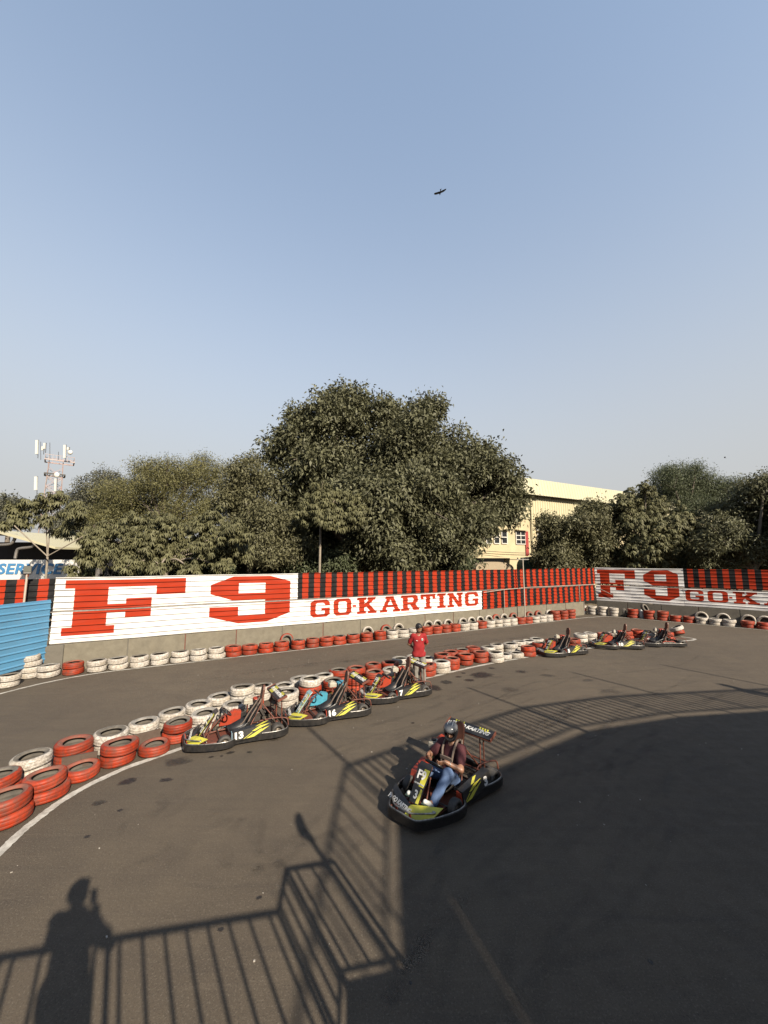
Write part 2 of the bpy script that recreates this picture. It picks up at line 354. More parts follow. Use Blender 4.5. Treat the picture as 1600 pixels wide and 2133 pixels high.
# rubber laid down along the driving line: faint curved bands
def skid_mat():
    mt = bpy.data.materials.new('tyre rubber marks'); mt.use_nodes = True; N = mt.node_tree.nodes; L = mt.node_tree.links
    bs = N['Principled BSDF']; bs.inputs['Base Color'].default_value = (.016, .014, .013, 1); bs.inputs['Roughness'].default_value = .7
    n = N.new('ShaderNodeTexNoise'); n.inputs['Scale'].default_value = 1.7; n.inputs['Detail'].default_value = 7; n.inputs['Roughness'].default_value = .7; tc = N.new('ShaderNodeTexCoord'); L.new(tc.outputs['Object'], n.inputs['Vector'])
    a = N.new('ShaderNodeAttribute'); a.attribute_name = 'cover'; r = N.new('ShaderNodeMapRange'); r.inputs[1].default_value = .38; r.inputs[2].default_value = .75; r.inputs[4].default_value = .55; L.new(n.outputs['Fac'], r.inputs[0])
    m = N.new('ShaderNodeMath'); m.operation = 'MULTIPLY'; L.new(r.outputs[0], m.inputs[0]); L.new(a.outputs['Fac'], m.inputs[1]); L.new(m.outputs[0], bs.inputs['Alpha']); return mt
M_SKID = skid_mat()
def skid(path, w, amt, z):
    P = catmull(path, 10); vs = []; cov = []; n_ = len(P)
    for i, p in enumerate(P):
        t = (P[min(i + 1, n_ - 1)] - P[max(i - 1, 0)]).normalized(); q = Vector((-t.y, t.x, 0)); e = min(1, i / 6, (n_ - 1 - i) / 6)
        for s_, c in ((-1, 0), (-.45, 1), (.45, 1), (1, 0)): vs.append(p + q * s_ * w / 2 + Vector((0, 0, z))); cov.append(c * e * amt)
    me = bpy.data.meshes.new('skid_mark'); me.from_pydata(vs, [], [(4 * i + j, 4 * i + j + 1, 4 * i + j + 5, 4 * i + j + 4) for i in range(n_ - 1) for j in range(3)]); me.materials.append(M_SKID)
    me.attributes.new('cover', 'FLOAT', 'POINT').data.foreach_set('value', cov); o = bpy.data.objects.new('skid_mark', me); C.objects.link(o); tag(o, kind='structure')
_rs = random.Random(3)
for k in range(30):
    d = _rs.uniform(1.2, 6.0); i0 = _rs.choice((1, 2, 3, 5, 6, 7, 8)); seg = ISLE[i0:i0 + _rs.choice((4, 5, 6))]; pts_ = []
    for i, p in enumerate(seg):
        j = i0 + i; t = (ISLE[min(j + 1, 16)] - ISLE[j - 1]).normalized(); pts_.append(p + Vector((t.y, -t.x, 0)) * (d + i * _rs.uniform(-.12, .2)))
    for w_ in (0, _rs.choice((.95, 1.05))): skid([p + Vector((w_ * .5, -w_ * .8, 0)) for p in pts_], _rs.uniform(.10, .2), _rs.uniform(.12, .42), .0022 + .0001 * k)
for k in range(10):
    d = _rs.uniform(.7, 2.6); t0 = _rs.uniform(0, 12); skid([WP + WD * (t0 + i * 2.2) + WN * (.9 + d + .2 * math.sin(i + k)) for i in range(6)], _rs.uniform(.12, .3), _rs.uniform(.15, .35), .0022 + .0001 * k)
# pale grit and small litter scraps on the asphalt
M_GRIT = pm('pale grit', (.34, .31, .27), .9, var=.3, scale=30)
mb = MB()
for k in range(170):
    x, y = random.uniform(-6, 12), random.uniform(2.6, 17); s_ = random.choice((.005, .006, .008, .010, .014))
    a = random.uniform(0, 3.1); mb.box((x, y, s_ * .35), (s_ * random.uniform(1, 2.2), s_, s_ * .6), Matrix.Rotation(a, 3, 'Z'))
tag(mb.build('grit', M_GRIT), 'pale grit scattered over the asphalt', 'grit', kind='stuff')

# ================================================================== painted corrugated fences
def inside(poly, u, v):
    c = False; n = len(poly)
    for i in range(n):
        (x0, y0), (x1, y1) = poly[i], poly[i - 1]
        if (y0 > v) != (y1 > v) and u < (x1 - x0) * (v - y0) / (y1 - y0) + x0: c = not c
    return c
def rib(v):          # trapezoid ribs every 0.2 m of height, standing 42 mm proud
    q = (v - .9) % .2
    if q < .140: return 0.0
    if q < .146: return .042 * (q - .140) / .006
    if q < .172: return .042
    return .042 * (.2 - q) / .028
def sheet(root, base, D, Nf, t0, t1, z0, z1, paint, cuts, step=.6, name='sheet', off=0.0, mats=None, tilt=0.0, phase=0.0, deep=1.0):
    """one run of corrugated sheet; paint(t, z) -> material slot, cuts = letter polygons whose edges the mesh follows"""
    us = {round(t0, 4), round(t1, 4)}; k = max(1, int((t1 - t0) / step))
    for i in range(k + 1): us.add(round(t0 + (t1 - t0) * i / k, 4))
    vs = {round(z0, 4), round(z1, 4)}
    for i in range(-3, 14):
        for q in (0, .140, .146, .172):
            zz = .9 + phase + i * .2 + q
            if z0 < zz < z1: vs.add(round(zz, 4))
    us, vs = sorted(us), sorted(vs)
    bm = bmesh.new(); g = [[bm.verts.new((u, v, 0)) for v in vs] for u in us]
    for i in range(len(us) - 1):
        for j in range(len(vs) - 1): bm.faces.new((g[i][j], g[i + 1][j], g[i + 1][j + 1], g[i][j + 1]))
    for poly in cuts:
        u0, u1 = min(p[0] for p in poly), max(p[0] for p in poly); v0, v1 = min(p[1] for p in poly), max(p[1] for p in poly)
        for i in range(len(poly)):
            a, b = Vector((*poly[i - 1], 0)), Vector((*poly[i], 0)); e = b - a
            if e.length < 1e-4: continue
            n = Vector((-e.y, e.x, 0)).normalized()
            fs = [f for f in bm.faces if max(v.co.x for v in f.verts) > u0 - .01 and min(v.co.x for v in f.verts) < u1 + .01 and max(v.co.y for v in f.verts) > v0 - .01 and min(v.co.y for v in f.verts) < v1 + .01]
            ge = {x for f in fs for x in f.edges} | {x for f in fs for x in f.verts}
            bmesh.ops.bisect_plane(bm, geom=list(ge) + fs, dist=1e-4, plane_co=a, plane_no=n)
    for f in bm.faces:
        c = f.calc_center_median(); f.material_index = paint(c.x, c.y)
    ph = random.uniform(0, 6)
    for v in bm.verts:
        t, z = v.co.x, v.co.y
        w = rib(z - phase) * deep + off + .010 * math.sin(t * 1.9 + ph + z * 2.0) + .006 * math.sin(t * 5.1 + z * 7 + ph)
        zz = z + .006 * math.sin(t * 1.3 + ph) + tilt * (t - t0)
        p = base + D * t + Nf * w; v.co = Vector((p.x, p.y, zz)) - Vector(root.location)
    bmesh.ops.recalc_face_normals(bm, faces=bm.faces)
    me = bpy.data.meshes.new(name); bm.to_mesh(me); bm.free()
    for m_ in (mats or [M_FWHITE, M_FRED, M_FBLACK, M_FBLUE]): me.materials.append(m_)
    o = bpy.data.objects.new(name, me); link(o, root); return o

def slab_letters():
    """block slab-serif capitals on a unit box: outline, then holes"""
    s, b = .20, .13
    Lt = {}
    Lt['G'] = ([(.16, 0), (.84, 0), (1, .16), (1, .52), (.55, .52), (.55, .36), (.74, .36), (.74, .22), (.68, .18), (.34, .18), (.27, .25), (.27, .75), (.34, .82), (.66, .82), (.73, .75), (.73, .66), (1, .66), (1, .84), (.84, 1), (.16, 1), (0, .84), (0, .16)], [])
    Lt['O'] = ([(.16, 0), (.84, 0), (1, .16), (1, .84), (.84, 1), (.16, 1), (0, .84), (0, .16)], [[(.34, .18), (.66, .18), (.73, .25), (.73, .75), (.66, .82), (.34, .82), (.27, .75), (.27, .25)]])
    Lt['K'] = ([(0, 0), (.46, 0), (.46, .17), (.37, .17), (.37, .36), (.46, .44), (.64, .17), (.55, .17), (.55, 0), (1, 0), (1, .17), (.92, .17), (.62, .58), (.84, .83), (.93, .83), (.93, 1), (.52, 1), (.52, .83), (.58, .83), (.37, .60), (.37, .83), (.46, .83), (.46, 1), (0, 1), (0, .83), (.10, .83), (.10, .17), (0, .17)], [])
    Lt['A'] = ([(0, 0), (.36, 0), (.36, .17), (.29, .17), (.33, .30), (.67, .30), (.71, .17), (.64, .17), (.64, 0), (1, 0), (1, .17), (.93, .17), (.66, 1), (.26, 1), (.26, .83), (.32, .83), (.09, .17), (0, .17)], [[(.38, .46), (.62, .46), (.50, .80)]])
    Lt['R'] = ([(0, 0), (.45, 0), (.45, .17), (.37, .17), (.37, .38), (.50, .38), (.68, 0), (1, 0), (1, .17), (.92, .17), (.78, .43), (.93, .55), (.93, .88), (.80, 1), (0, 1), (0, .83), (.10, .83), (.10, .17), (0, .17)], [[(.37, .54), (.62, .54), (.67, .60), (.67, .78), (.62, .83), (.37, .83)]])
    Lt['T'] = ([(.24, 0), (.76, 0), (.76, .17), (.64, .17), (.64, .82), (.80, .82), (.80, .66), (1, .66), (1, 1), (0, 1), (0, .66), (.20, .66), (.20, .82), (.36, .82), (.36, .17), (.24, .17)], [])
    Lt['I'] = ([(0, 0), (1, 0), (1, .17), (.76, .17), (.76, .83), (1, .83), (1, 1), (0, 1), (0, .83), (.24, .83), (.24, .17), (0, .17)], [])
    Lt['N'] = ([(0, 0), (.42, 0), (.42, .17), (.32, .17), (.32, .62), (.68, 0), (.92, 0), (.92, .83), (1, .83), (1, 1), (.60, 1), (.60, .83), (.70, .83), (.70, .42), (.36, 1), (0, 1), (0, .83), (.10, .83), (.10, .17), (0, .17)], [])
    Lt['-'] = ([(0, 0), (1, 0), (1, 1), (0, 1)], [])
    return Lt
LET = slab_letters()
def fit(poly, t0, t1, z0, z1): return [(t0 + (t1 - t0) * u, z0 + (z1 - z0) * v) for u, v in poly]
F_POLY = [(-1.60, 2.97), (2.04, 2.97), (2.04, 2.39), (1.08, 2.39), (1.08, 2.71), (-.38, 2.71), (-.38, 2.12), (.16, 2.12), (.16, 2.30), (.95, 2.30), (.95, 1.63), (.16, 1.63), (.16, 1.82), (-.38, 1.82), (-.38, 1.39), (-.13, 1.39), (-.13, 1.12), (-1.60, 1.12), (-1.60, 1.39), (-1.33, 1.39), (-1.33, 2.69), (-1.60, 2.69)]
N_POLY = [(2.92, 2.67), (3.76, 2.99), (5.22, 2.99), (6.07, 2.75), (6.07, 1.43), (5.12, 1.12), (4.0, 1.12), (2.91, 1.43), (2.91, 1.80), (3.98, 1.78), (3.98, 1.42), (5.03, 1.42), (5.03, 2.02), (3.80, 2.02), (2.92, 2.31)]
N_HOLE = [(3.97, 2.71), (5.02, 2.71), (5.02, 2.31), (3.97, 2.31)]
WORD = [('G', 6.98, 7.88), ('O', 8.06, 8.94), ('-', 9.00, 9.19, 1.47, 1.56), ('K', 9.23, 10.26), ('A', 10.43, 11.56), ('R', 11.61, 12.70), ('T', 12.78, 13.69), ('I', 13.81, 14.36), ('N', 14.47, 15.53), ('G', 15.67, 16.62)]
def word_polys(word, dz=0.0, z0=1.13, z1=1.885):
    out, hol = [], []
    for w in word:
        a, b = (w[3], w[4]) if len(w) > 3 else (z0, z1)
        o, h = LET[w[0]]; out.append(fit(o, w[1], w[2], a, b)); hol += [fit(q, w[1], w[2], a, b) for q in h]
    return out, hol
wp, wh = word_polys(WORD)
ZB, ZG0, ZG1, ZT = .9, 1.905, 1.965, 3.07

def painter(polys, holes, stripes=None, w0=None):
    def f(t, z):
        if stripes and t > stripes[0]:
            return 1 if ((t - stripes[1]) % .535) < .272 else 2
        if stripes and w0 is not None and t < w0: return 1 if ((t - stripes[1]) % .535) < .272 else 2
        for h in holes:
            if inside(h, t, z): return 0
        return 1 if any(inside(p, t, z) for p in polys) else 0
    return f
def stripe_cuts(t0, t1, s0, z0, z1):
    out = []; k = math.floor((t0 - s0) / .535)
    while s0 + k * .535 < t1:
        a, b = s0 + k * .535, s0 + k * .535 + .272
        if a > t0 - .3: out.append([(max(a, t0), z0), (min(b, t1), z0), (min(b, t1), z1), (max(a, t0), z1)])
        k += 1
    return out

fence = empty('corrugated_fence', WP, 0, 'long corrugated metal fence painted F9 GO-KARTING with red and black stripes, facing the sun', 'fence')
sheet(fence, WP, WD, WN, -1.87, 6.39, ZG1, ZT, painter([F_POLY, N_POLY], [N_HOLE]), [F_POLY, N_POLY, N_HOLE], name='sheet')
S0 = 6.6
for a, b in ((6.395, 13.2), (13.205, 20.1), (20.105, 27.1)):
    sheet(fence, WP, WD, WN, a, b, ZG1, ZT, painter([], [], (-99, S0)), stripe_cuts(a, b, S0, ZG1, ZT), name='sheet', tilt=random.uniform(-.002, .002))
sheet(fence, WP, WD, WN, -1.87, 6.7, ZB, ZG0, painter([F_POLY, N_POLY], [N_HOLE]), [F_POLY, N_POLY, N_HOLE], name='sheet', off=.012)
sheet(fence, WP, WD, WN, 6.705, 16.87, ZB, ZG0, painter(wp, wh), wp + wh, name='sheet', off=.012)
S1 = 16.98
for a, b in ((16.875, 22.0), (22.005, 27.1)):
    sheet(fence, WP, WD, WN, a, b, ZB, ZG0, painter([], [], (-99, S1)), stripe_cuts(a, b, S1, ZB, ZG0), name='sheet', off=.012, tilt=random.uniform(-.002, .002))
sheet(fence, WP, WD, WN, -9.0, -1.88, ZG1, ZT - .03, painter([], [], (-99, S0 + .18)), stripe_cuts(-9.0, -1.88, S0 + .18, ZG1, ZT), name='sheet')
# the frame behind the sheets
for t in np.arange(-8.9, 27, 1.815):
    mb = MB(); p = WP + WD * (t + .34) - WN * .09; mb.box((p.x, p.y, 1.53), (.06, .06, 3.0), Matrix.Rotation(-AZW, 3, 'Z')); wpart(mb, 'fence_post', M_STEEL, fence)
for z in (1.2, 1.93, 2.6, 3.0):
    mb = MB(); a, b = WP + WD * -9 - WN * .045, WP + WD * 27.05 - WN * .045; a.z = b.z = z; mb.bar(a, b, .04, .05); wpart(mb, 'fence_rail', M_STEEL, fence)

fence2 = empty('corrugated_fence', CORNER, 0, 'shaded corrugated metal fence right of the corner, painted F9 GO-K and black stripes', 'fence')
def sq(poly, a0, a1, b0, b1): return [(b0 + (u - a0) * (b1 - b0) / (a1 - a0), v) for u, v in poly]
F2 = sq(F_POLY, -1.6, 2.04, .16, 2.37); N2 = sq(N_POLY, 2.91, 6.07, 2.80, 4.60); H2 = sq(N_HOLE, 2.91, 6.07, 2.80, 4.60)
W2 = [('G', 4.88, 5.73), ('O', 5.91, 6.80), ('-', 6.84, 6.98, 1.47, 1.56), ('K', 7.02, 8.08), ('A', 8.24, 9.36), ('R', 9.45, 10.5), ('T', 10.6, 11.5), ('I', 11.6, 12.15), ('N', 12.25, 13.3), ('G', 13.45, 14.4)]
w2p, w2h = word_polys(W2, z0=1.19, z1=1.87)
sheet(fence2, CORNER, RD, RN, .03, 4.87, ZG1 + .02, ZT + .02, painter([F2, N2], [H2]), [F2, N2, H2], name='sheet', deep=.45)
sheet(fence2, CORNER, RD, RN, .03, 4.80, ZB, ZG0, painter([F2, N2], [H2]), [F2, N2, H2], name='sheet', off=.012, deep=.45)
sheet(fence2, CORNER, RD, RN, 4.805, 14.8, ZB, ZG0, painter(w2p, w2h), w2p + w2h, name='sheet', off=.012, deep=.45)
sheet(fence2, CORNER, RD, RN, 4.875, 14.8, ZG1 + .02, ZT + .02, painter([], [], (-99, 5.06)), stripe_cuts(4.875, 14.8, 5.06, ZG1, ZT + .1), name='sheet', deep=.45)
sheet(fence2, CORNER, RD, RN, 14.805, 26.0, ZB, ZG0, painter([], [], (-99, 14.9)), stripe_cuts(14.805, 26.0, 14.9, ZB, ZG0), name='sheet', off=.012, deep=.45)
sheet(fence2, CORNER, RD, RN, 14.805, 26.0, ZG1 + .02, ZT + .02, painter([], [], (-99, 5.06)), stripe_cuts(14.805, 26.0, 5.06, ZG1, ZT + .1), name='sheet', deep=.45)
for t in np.arange(.3, 26, 1.8):
    mb = MB(); p = CORNER + RD * t - RN * .09; mb.box((p.x, p.y, 1.53), (.06, .06, 3.0), Matrix.Rotation(-AZR, 3, 'Z')); wpart(mb, 'fence_post', M_STEEL, fence2)
for z in (1.2, 1.93, 2.6):
    mb = MB(); a, b = CORNER - RN * .045, CORNER + RD * 26 - RN * .045; a.z = b.z = z; mb.bar(a, b, .04, .05); wpart(mb, 'fence_rail', M_STEEL, fence2)

# blue sheet panel at the left end, running towards the stand
BD = Vector((-.10, -1.0, 0)).normalized(); BN = Vector((-BD.y, BD.x, 0)); BB = WP - WD * 1.98 + WN * .06
if BN.x < 0: BN = -BN
blue = empty('blue_fence', BB, 0, 'plain blue corrugated metal fence at the left edge of the photo', 'fence')
sheet(blue, BB, BD, BN, -.02, 3.2, .34, 2.36, lambda t, z: 3, [], name='sheet', off=.05, deep=.5)
sheet(blue, BB, BD, BN, 3.205, 9.2, .34, 2.36, lambda t, z: 3, [], name='sheet', off=.05, deep=.5)
for t in (.3, 2.2, 4.1, 6.0, 7.9):
    mb = MB(); p = BB + BD * t - BN * .03; mb.box((p.x, p.y, 1.15), (.06, .06, 2.3)); wpart(mb, 'fence_post', M_STEEL, blue)

# precast concrete footing walls: panels between dark joints
def footing(base, D, Nf, joints, az, label, name, mat):
    root = empty(name, base, 0, label, 'wall')
    for a, b in zip(joints[:-1], joints[1:]):
        mb = MB(); c = base + D * ((a + b) / 2) - Nf * .035; h = .865 + random.uniform(-.01, .01)
        mb.box((c.x, c.y, h / 2 - .02), (.11, b - a - .035, h + .04), Matrix.Rotation(-az, 3, 'Z'), bev=.008); wpart(mb, 'concrete_panel', mat, root)
        mb = MB(); c = base + D * b - Nf * .05; mb.box((c.x, c.y, .425), (.10, .05, .87), Matrix.Rotation(-az, 3, 'Z')); wpart(mb, 'joint_post', M_CONCD if random.random() < .6 else M_RUST, root)
    return root
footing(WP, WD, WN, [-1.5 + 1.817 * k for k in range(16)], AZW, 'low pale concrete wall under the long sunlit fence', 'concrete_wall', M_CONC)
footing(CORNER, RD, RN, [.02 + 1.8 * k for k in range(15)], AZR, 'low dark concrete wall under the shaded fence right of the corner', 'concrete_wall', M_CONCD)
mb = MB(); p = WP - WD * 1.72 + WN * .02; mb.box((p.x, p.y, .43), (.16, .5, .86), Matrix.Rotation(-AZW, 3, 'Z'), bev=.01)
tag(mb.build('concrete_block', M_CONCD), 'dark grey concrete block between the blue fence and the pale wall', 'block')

# ================================================================== posts by the fences
M_RAILG = pm('dark grey casing', (.05, .047, .043), .5, .2, var=.2)
M_PIPE = pm('pale painted pipe', (.50, .45, .38), .5, .2, var=.12, scale=9, dirt=(.22, .15, .10), damt=.4, dscale=9)
def flood_post(loc, h, label, head=True, face=None):
    t = empty('light_post', loc, 0, label, 'lamp post')
    mb = MB(); mb.tube([(0, 0, 0), (0, 0, h)], .032, 10); mb.build('pole', M_PIPE, t)
    if head:
        rz = math.atan2(-loc[1], -loc[0]) + math.pi / 2 if face is None else face
        M = Matrix.Rotation(rz, 3, 'Z') @ Matrix.Rotation(R(-14), 3, 'X')
        mb = MB(); mb.box((0, 0, h + .12), (.21, .07, .27), M, bev=.02); hd = mb.build('lamp_head', M_RAILG, t)
        mb = MB(); mb.box(M @ Vector((0, -.04, 0)) + Vector((0, 0, h + .14)), (.165, .012, .18), M); mb.build('lens', pm('lamp glass', (.09, .095, .08), .6, var=.1, spec=.1), hd)
        mb = MB(); mb.bar((0, 0, h - .1), (0, 0, h + .05), .1, .03); mb.build('bracket', M_RUST, t)
    return t
p = WP + WD * -2.55 + WN * .9
flood_post(BB + BD * .55 - BN * .30, 3.22, 'pale floodlight post behind the blue fence, lamp facing the camera')
p = WP + WD * 19.65 + WN * .55
pole = flood_post((p.x, p.y, 0), 3.72, 'thin pale pole standing in front of the striped fence, left of the corner', head=False)
mb = MB(); mb.bar((-.35, 0, 3.66), (.35, 0, 3.66), .05, .04); mb.build('crossarm', M_STEEL, pole)
for dx in (-.3, -.1, .12, .3):
    mb = MB(); mb.box((dx, 0, 3.73), (.07, .05, .09), bev=.01); mb.build('terminal_box', M_BLACKPL, pole)
rail = empty('pipe_rail', WP + WD * 17 + WN * .3, 0, 'thin pale pipe rail running along the striped fence near the corner', 'rail')
pts = [(16.9, 1.83), (18.4, 1.93), (20.6, 2.0), (23.5, 1.99), (27.0, 1.98)]
mb = MB(); mb.tube([WP + WD * t + WN * .16 + Vector((0, 0, z)) for t, z in pts], .016, 6); wpart(mb, 'rail_tube', M_PIPE, rail)
for t, z in ((18.45, 1.93), (25.2, 1.99)):
    mb = MB(); mb.tube([WP + WD * t + WN * .16 + Vector((0, 0, .86)), WP + WD * t + WN * .16 + Vector((0, 0, z))], .016, 6); wpart(mb, 'rail_post', M_PIPE, rail)
mb = MB(); mb.bar(CORNER + RD * .3 + RN * .1 + Vector((0, 0, 1.68)), CORNER + RD * 1.15 + RN * .1 + Vector((0, 0, 1.25)), .03, .03)
tag(mb.build('loose_rod', M_PIPE), 'pale rod leaning diagonally across the F of the shaded fence', 'rod')
# ================================================================== the viewing stand behind the camera: it throws the railing shadows and the wide shade
M_DECK = pm('deck concrete', (.22, .20, .175), .9, var=.15, scale=2)
M_DWALL = pm('stand wall', (.10, .095, .09), .9, var=.15, scale=1.5)
M_RAILP = pm('dark railing paint', (.045, .043, .042), .5, .3, var=.2, scale=10)
PZ, RZ = 2.15, 3.10
stand = empty('viewing_platform', (0, -1.5, 0), 0, 'raised platform with a barred railing whose shadow falls in the foreground', 'platform')
EDGE = [Vector((-6.0, -1.00, 0)), Vector((-.87, .02, 0)), Vector((.02, .19, 0)), Vector((1.60, .49, 0)), Vector((1.55, 1.05, 0)), Vector((2.10, 1.17, 0))]
fl = [(-6.0, -1.0), (1.60, .49), (1.55, 1.07), (2.10, 1.19), (2.30, -3.6), (-6.0, -3.6)]
mb = MB(); mb.prism(fl, lambda u, v, w: (u, v, w), PZ - .14, PZ); wpart(mb, 'platform_floor', M_DECK, stand)
for x, y in ((-5.6, -1.2), (-2.6, -.6), (.9, .1), (2.0, .9), (-5.6, -3.3), (-1, -3.3), (2.0, -3.3)):
    mb = MB(); mb.box((x, y, (PZ - .14) / 2), (.12, .12, PZ - .14)); wpart(mb, 'support_post', M_RAILP, stand)
BARM = None
def bar_part(root, p, z0, z1, r=.013):
    mb = MB(); mb.tube([(0, 0, z0), (0, 0, z1)], r, 6); o = mb.build('bar', M_RAILP, root); o.location = Vector((p.x, p.y, 0)) - Vector(root.location); return o
def railing(root, pts, z0, z1, step, zb=None, r=.013, rr=.026):
    global BARM
    for a, b in zip(pts[:-1], pts[1:]):
        n = max(1, round((b - a).length / step))
        for i in range(n):
            p = a.lerp(b, (i + .5) / n)
            if BARM and BARM[1:] == (z0, z1, r):
                o = bpy.data.objects.new('bar', BARM[0]); link(o, root); o.location = Vector((p.x, p.y, 0)) - Vector(root.location)
            else:
                o = bar_part(root, p, z0, z1, r); BARM = (o.data, z0, z1, r)
    for z, q in ((z1, rr), (z0, rr * .7)):
        mb = MB(); mb.tube([p + Vector((0, 0, z)) for p in pts], q, 8); wpart(mb, 'top_rail' if z == z1 else 'bottom_rail', M_RAILP, root)
    for p in pts:
        mb = MB(); mb.tube([p + Vector((0, 0, z0 - (.1 if zb is None else z0 - zb))), p + Vector((0, 0, z1))], .024, 8); wpart(mb, 'rail_post', M_RAILP, root)
railing(stand, EDGE, PZ + .07, RZ, .205, r=.016, rr=.03)
post = flood_post((2.5, .42, 0), 4.05, 'floodlight post beside the viewing platform, casting a shadow ahead of the railing')
# upper deck to the right
DZ = 6.0
deck = empty('upper_deck', (12, -3, 0), 0, 'two storey spectator deck whose curved edge shades the right of the track', 'building')
FRONTE = [Vector((5.45, -7.0, 0)), Vector((5.42, -3.4, 0)), Vector((5.45, -1.75, 0)), Vector((7.2, -.52, 0)), Vector((8.4, .22, 0)), Vector((9.65, 1.0, 0)), Vector((12.2, 1.76, 0)), Vector((14.6, 2.1, 0)), Vector((19, 2.6, 0)), Vector((27, 3.2, 0))]
# the deck is laid in two pieces with an open joint between them
ja, jb = Vector((5.86, -2.9, 0)), Vector((6.45, -4.55, 0))
p1 = [(5.45, -7.0), (5.42, -3.4), (5.45, -1.75), (5.6, -1.65), (5.835, -2.9), (6.43, -4.55), (6.5, -7.0)]
p2 = [(5.6, -1.65)] + [(p.x, p.y) for p in FRONTE[3:]] + [(27, -12), (5.45, -12), (5.45, -7.02), (6.55, -7.02), (6.51, -4.55), (5.915, -2.9)]
for q in (p1, p2):
    mb = MB(); mb.prism(q, lambda u, v, w: (u, v, w), DZ - .18, DZ); wpart(mb, 'deck_slab', M_DECK, deck)
railing(deck, FRONTE[2:6], DZ + .16, DZ + 1.0, .16, zb=DZ - .02, r=.030, rr=.04)
railing(deck, FRONTE[5:], DZ + .16, DZ + 1.0, .20, zb=DZ - .02, r=.036, rr=.04)
railing(deck, FRONTE[:3], DZ + .16, DZ + 1.0, .42, zb=DZ - .02, r=.018, rr=.03)
for a, b in (((5.9, -11.9), (26.9, -11.9)), ((26.9, -11.9), (26.9, 2.6))):
    mb = MB(); mb.bar((*a, DZ / 2 - .1), (*b, DZ / 2 - .1), .2, DZ - .22); wpart(mb, 'wall', M_DWALL, deck)
mb = MB(); mb.box((17, -6.0, 2.9), (19, .2, 5.78)); wpart(mb, 'wall', M_DWALL, deck)
# unseen block and cap added behind the deck to cut sky light on shaded ground
mb = MB(); mb.box((17.5, -17.2, 5.2), (21, 10, 10.4)); wpart(mb, 'unseen_sky_block', M_DWALL, deck)
mb = MB(); mb.box((17.5, -17.3, 10.5), (21.6, 10.4, .2)); wpart(mb, 'sky_block_cap', M_DECK, deck)
for p in FRONTE[2:]:
    mb = MB(); mb.tube([(p.x + .4, p.y - .5, 0), (p.x + .4, p.y - .5, DZ - .19)], .11, 12); wpart(mb, 'column', M_DECK, deck)
for x, y, z in ((5.55, -1.75, 8.25), (9.62, .95, 8.2), (13.7, 1.95, 8.6), (17.6, 2.4, 8.9)):
    pp = MB(); pp.tube([(x, y, DZ), (x, y, z)], .035, 8); wpart(pp, 'flag_pole', M_RAILP, deck)
# ================================================================== tyre barriers
TR, TH = .29, .175
def tyre_mesh(name, paint, side, R_=TR, H_=TH, hole=.165, groove=True, under=.0):
    h = H_ / 2; prof = []; mats = []
    def seg(r, z, m): prof.append((r, z)); mats.append(m)
    ts = [-.60, -.36, -.34, -.31, -.29, -.03, -.01, .01, .03, .29, .31, .34, .36, .60]
    dep = [0, 0, .0015, .0015, 0, 0, 0, 0, 0, 0, .0015, .0015, 0, 0]
    for t, d in zip(ts, dep): seg(R_ - d - .006 * (t * t), h * t, 0)
    seg(R_ - .010, h * .78, 0); seg(R_ - .026, h * .92, 0); seg(R_ - .050, h * 1.0, 1); seg(R_ - .075, h * .99, 1); seg(hole + .022, h * .88, 1); seg(hole, h * .78, 1); seg(hole + .004, h * .62, 2)
    seg(hole + .06, h * .5, 2); seg(R_ - .03, h * .45, 2); seg(R_ - .03, -h * .45, 2); seg(hole + .06, -h * .5, 2); seg(hole + .004, -h * .62, 2)
    seg(hole, -h * .78, 1); seg(hole + .022, -h * .88, 1); seg(R_ - .075, -h * .99, 1); seg(R_ - .050, -h, 1); seg(R_ - .026, -h * .92, 0); seg(R_ - .010, -h * .78, 0)
    mb = MB(); mb.lathe(prof, 36, closed=True, mats=mats)
    me = mb.mesh(name, [paint, side, M_RUBBER])
    bm = bmesh.new(); bm.from_mesh(me); bmesh.ops.recalc_face_normals(bm, faces=bm.faces)
    # old tyres sag a little out of round
    ph = random.uniform(0, 6)
    for v in bm.verts:
        a = math.atan2(v.co.y, v.co.x); q = 1 + .014 * math.cos(2 * a + ph) + .006 * math.cos(5 * a + ph * 2)
        v.co.x *= q; v.co.y *= q; v.co.z += .006 * math.cos(2 * a + 2 * ph)
    bm.to_mesh(me); bm.free(); return me
TY = {}
for key, paint, side in (('R', M_TREDRED, M_SIDERED), ('W', M_TREDWHT, M_SIDEWHT)):
    TY[key] = [tyre_mesh('tyre', paint, side, TR + d, TH + e, ho) for d, e, ho in ((0, 0, .165), (-.012, .012, .172), (.008, -.010, .175), (-.02, .0, .16))] + \
              [tyre_mesh('tyre', paint, M_SIDE, TR + d, TH, ho) for d, ho in ((0, .17), (-.01, .165))]
ORD = ['first', 'second', 'third', 'fourth', 'fifth', 'sixth', 'seventh', 'eighth', 'ninth', 'tenth', 'eleventh', 'twelfth', 'thirteenth', 'fourteenth', 'fifteenth', 'sixteenth', 'seventeenth', 'eighteenth', 'nineteenth', 'twentieth']
CN = {'R': 'red', 'W': 'white'}
def put_tyre(c, loc, rot, label, group, worn=.3, scale=1.0):
    L_ = TY[c]; me = random.choice(L_[4:]) if random.random() < worn else random.choice(L_[:4])
    o = bpy.data.objects.new('tyre', me); C.objects.link(o); o.location = loc; o.rotation_euler = rot; o.scale = (scale,) * 3
    tag(o, label, 'tyre', group); return o
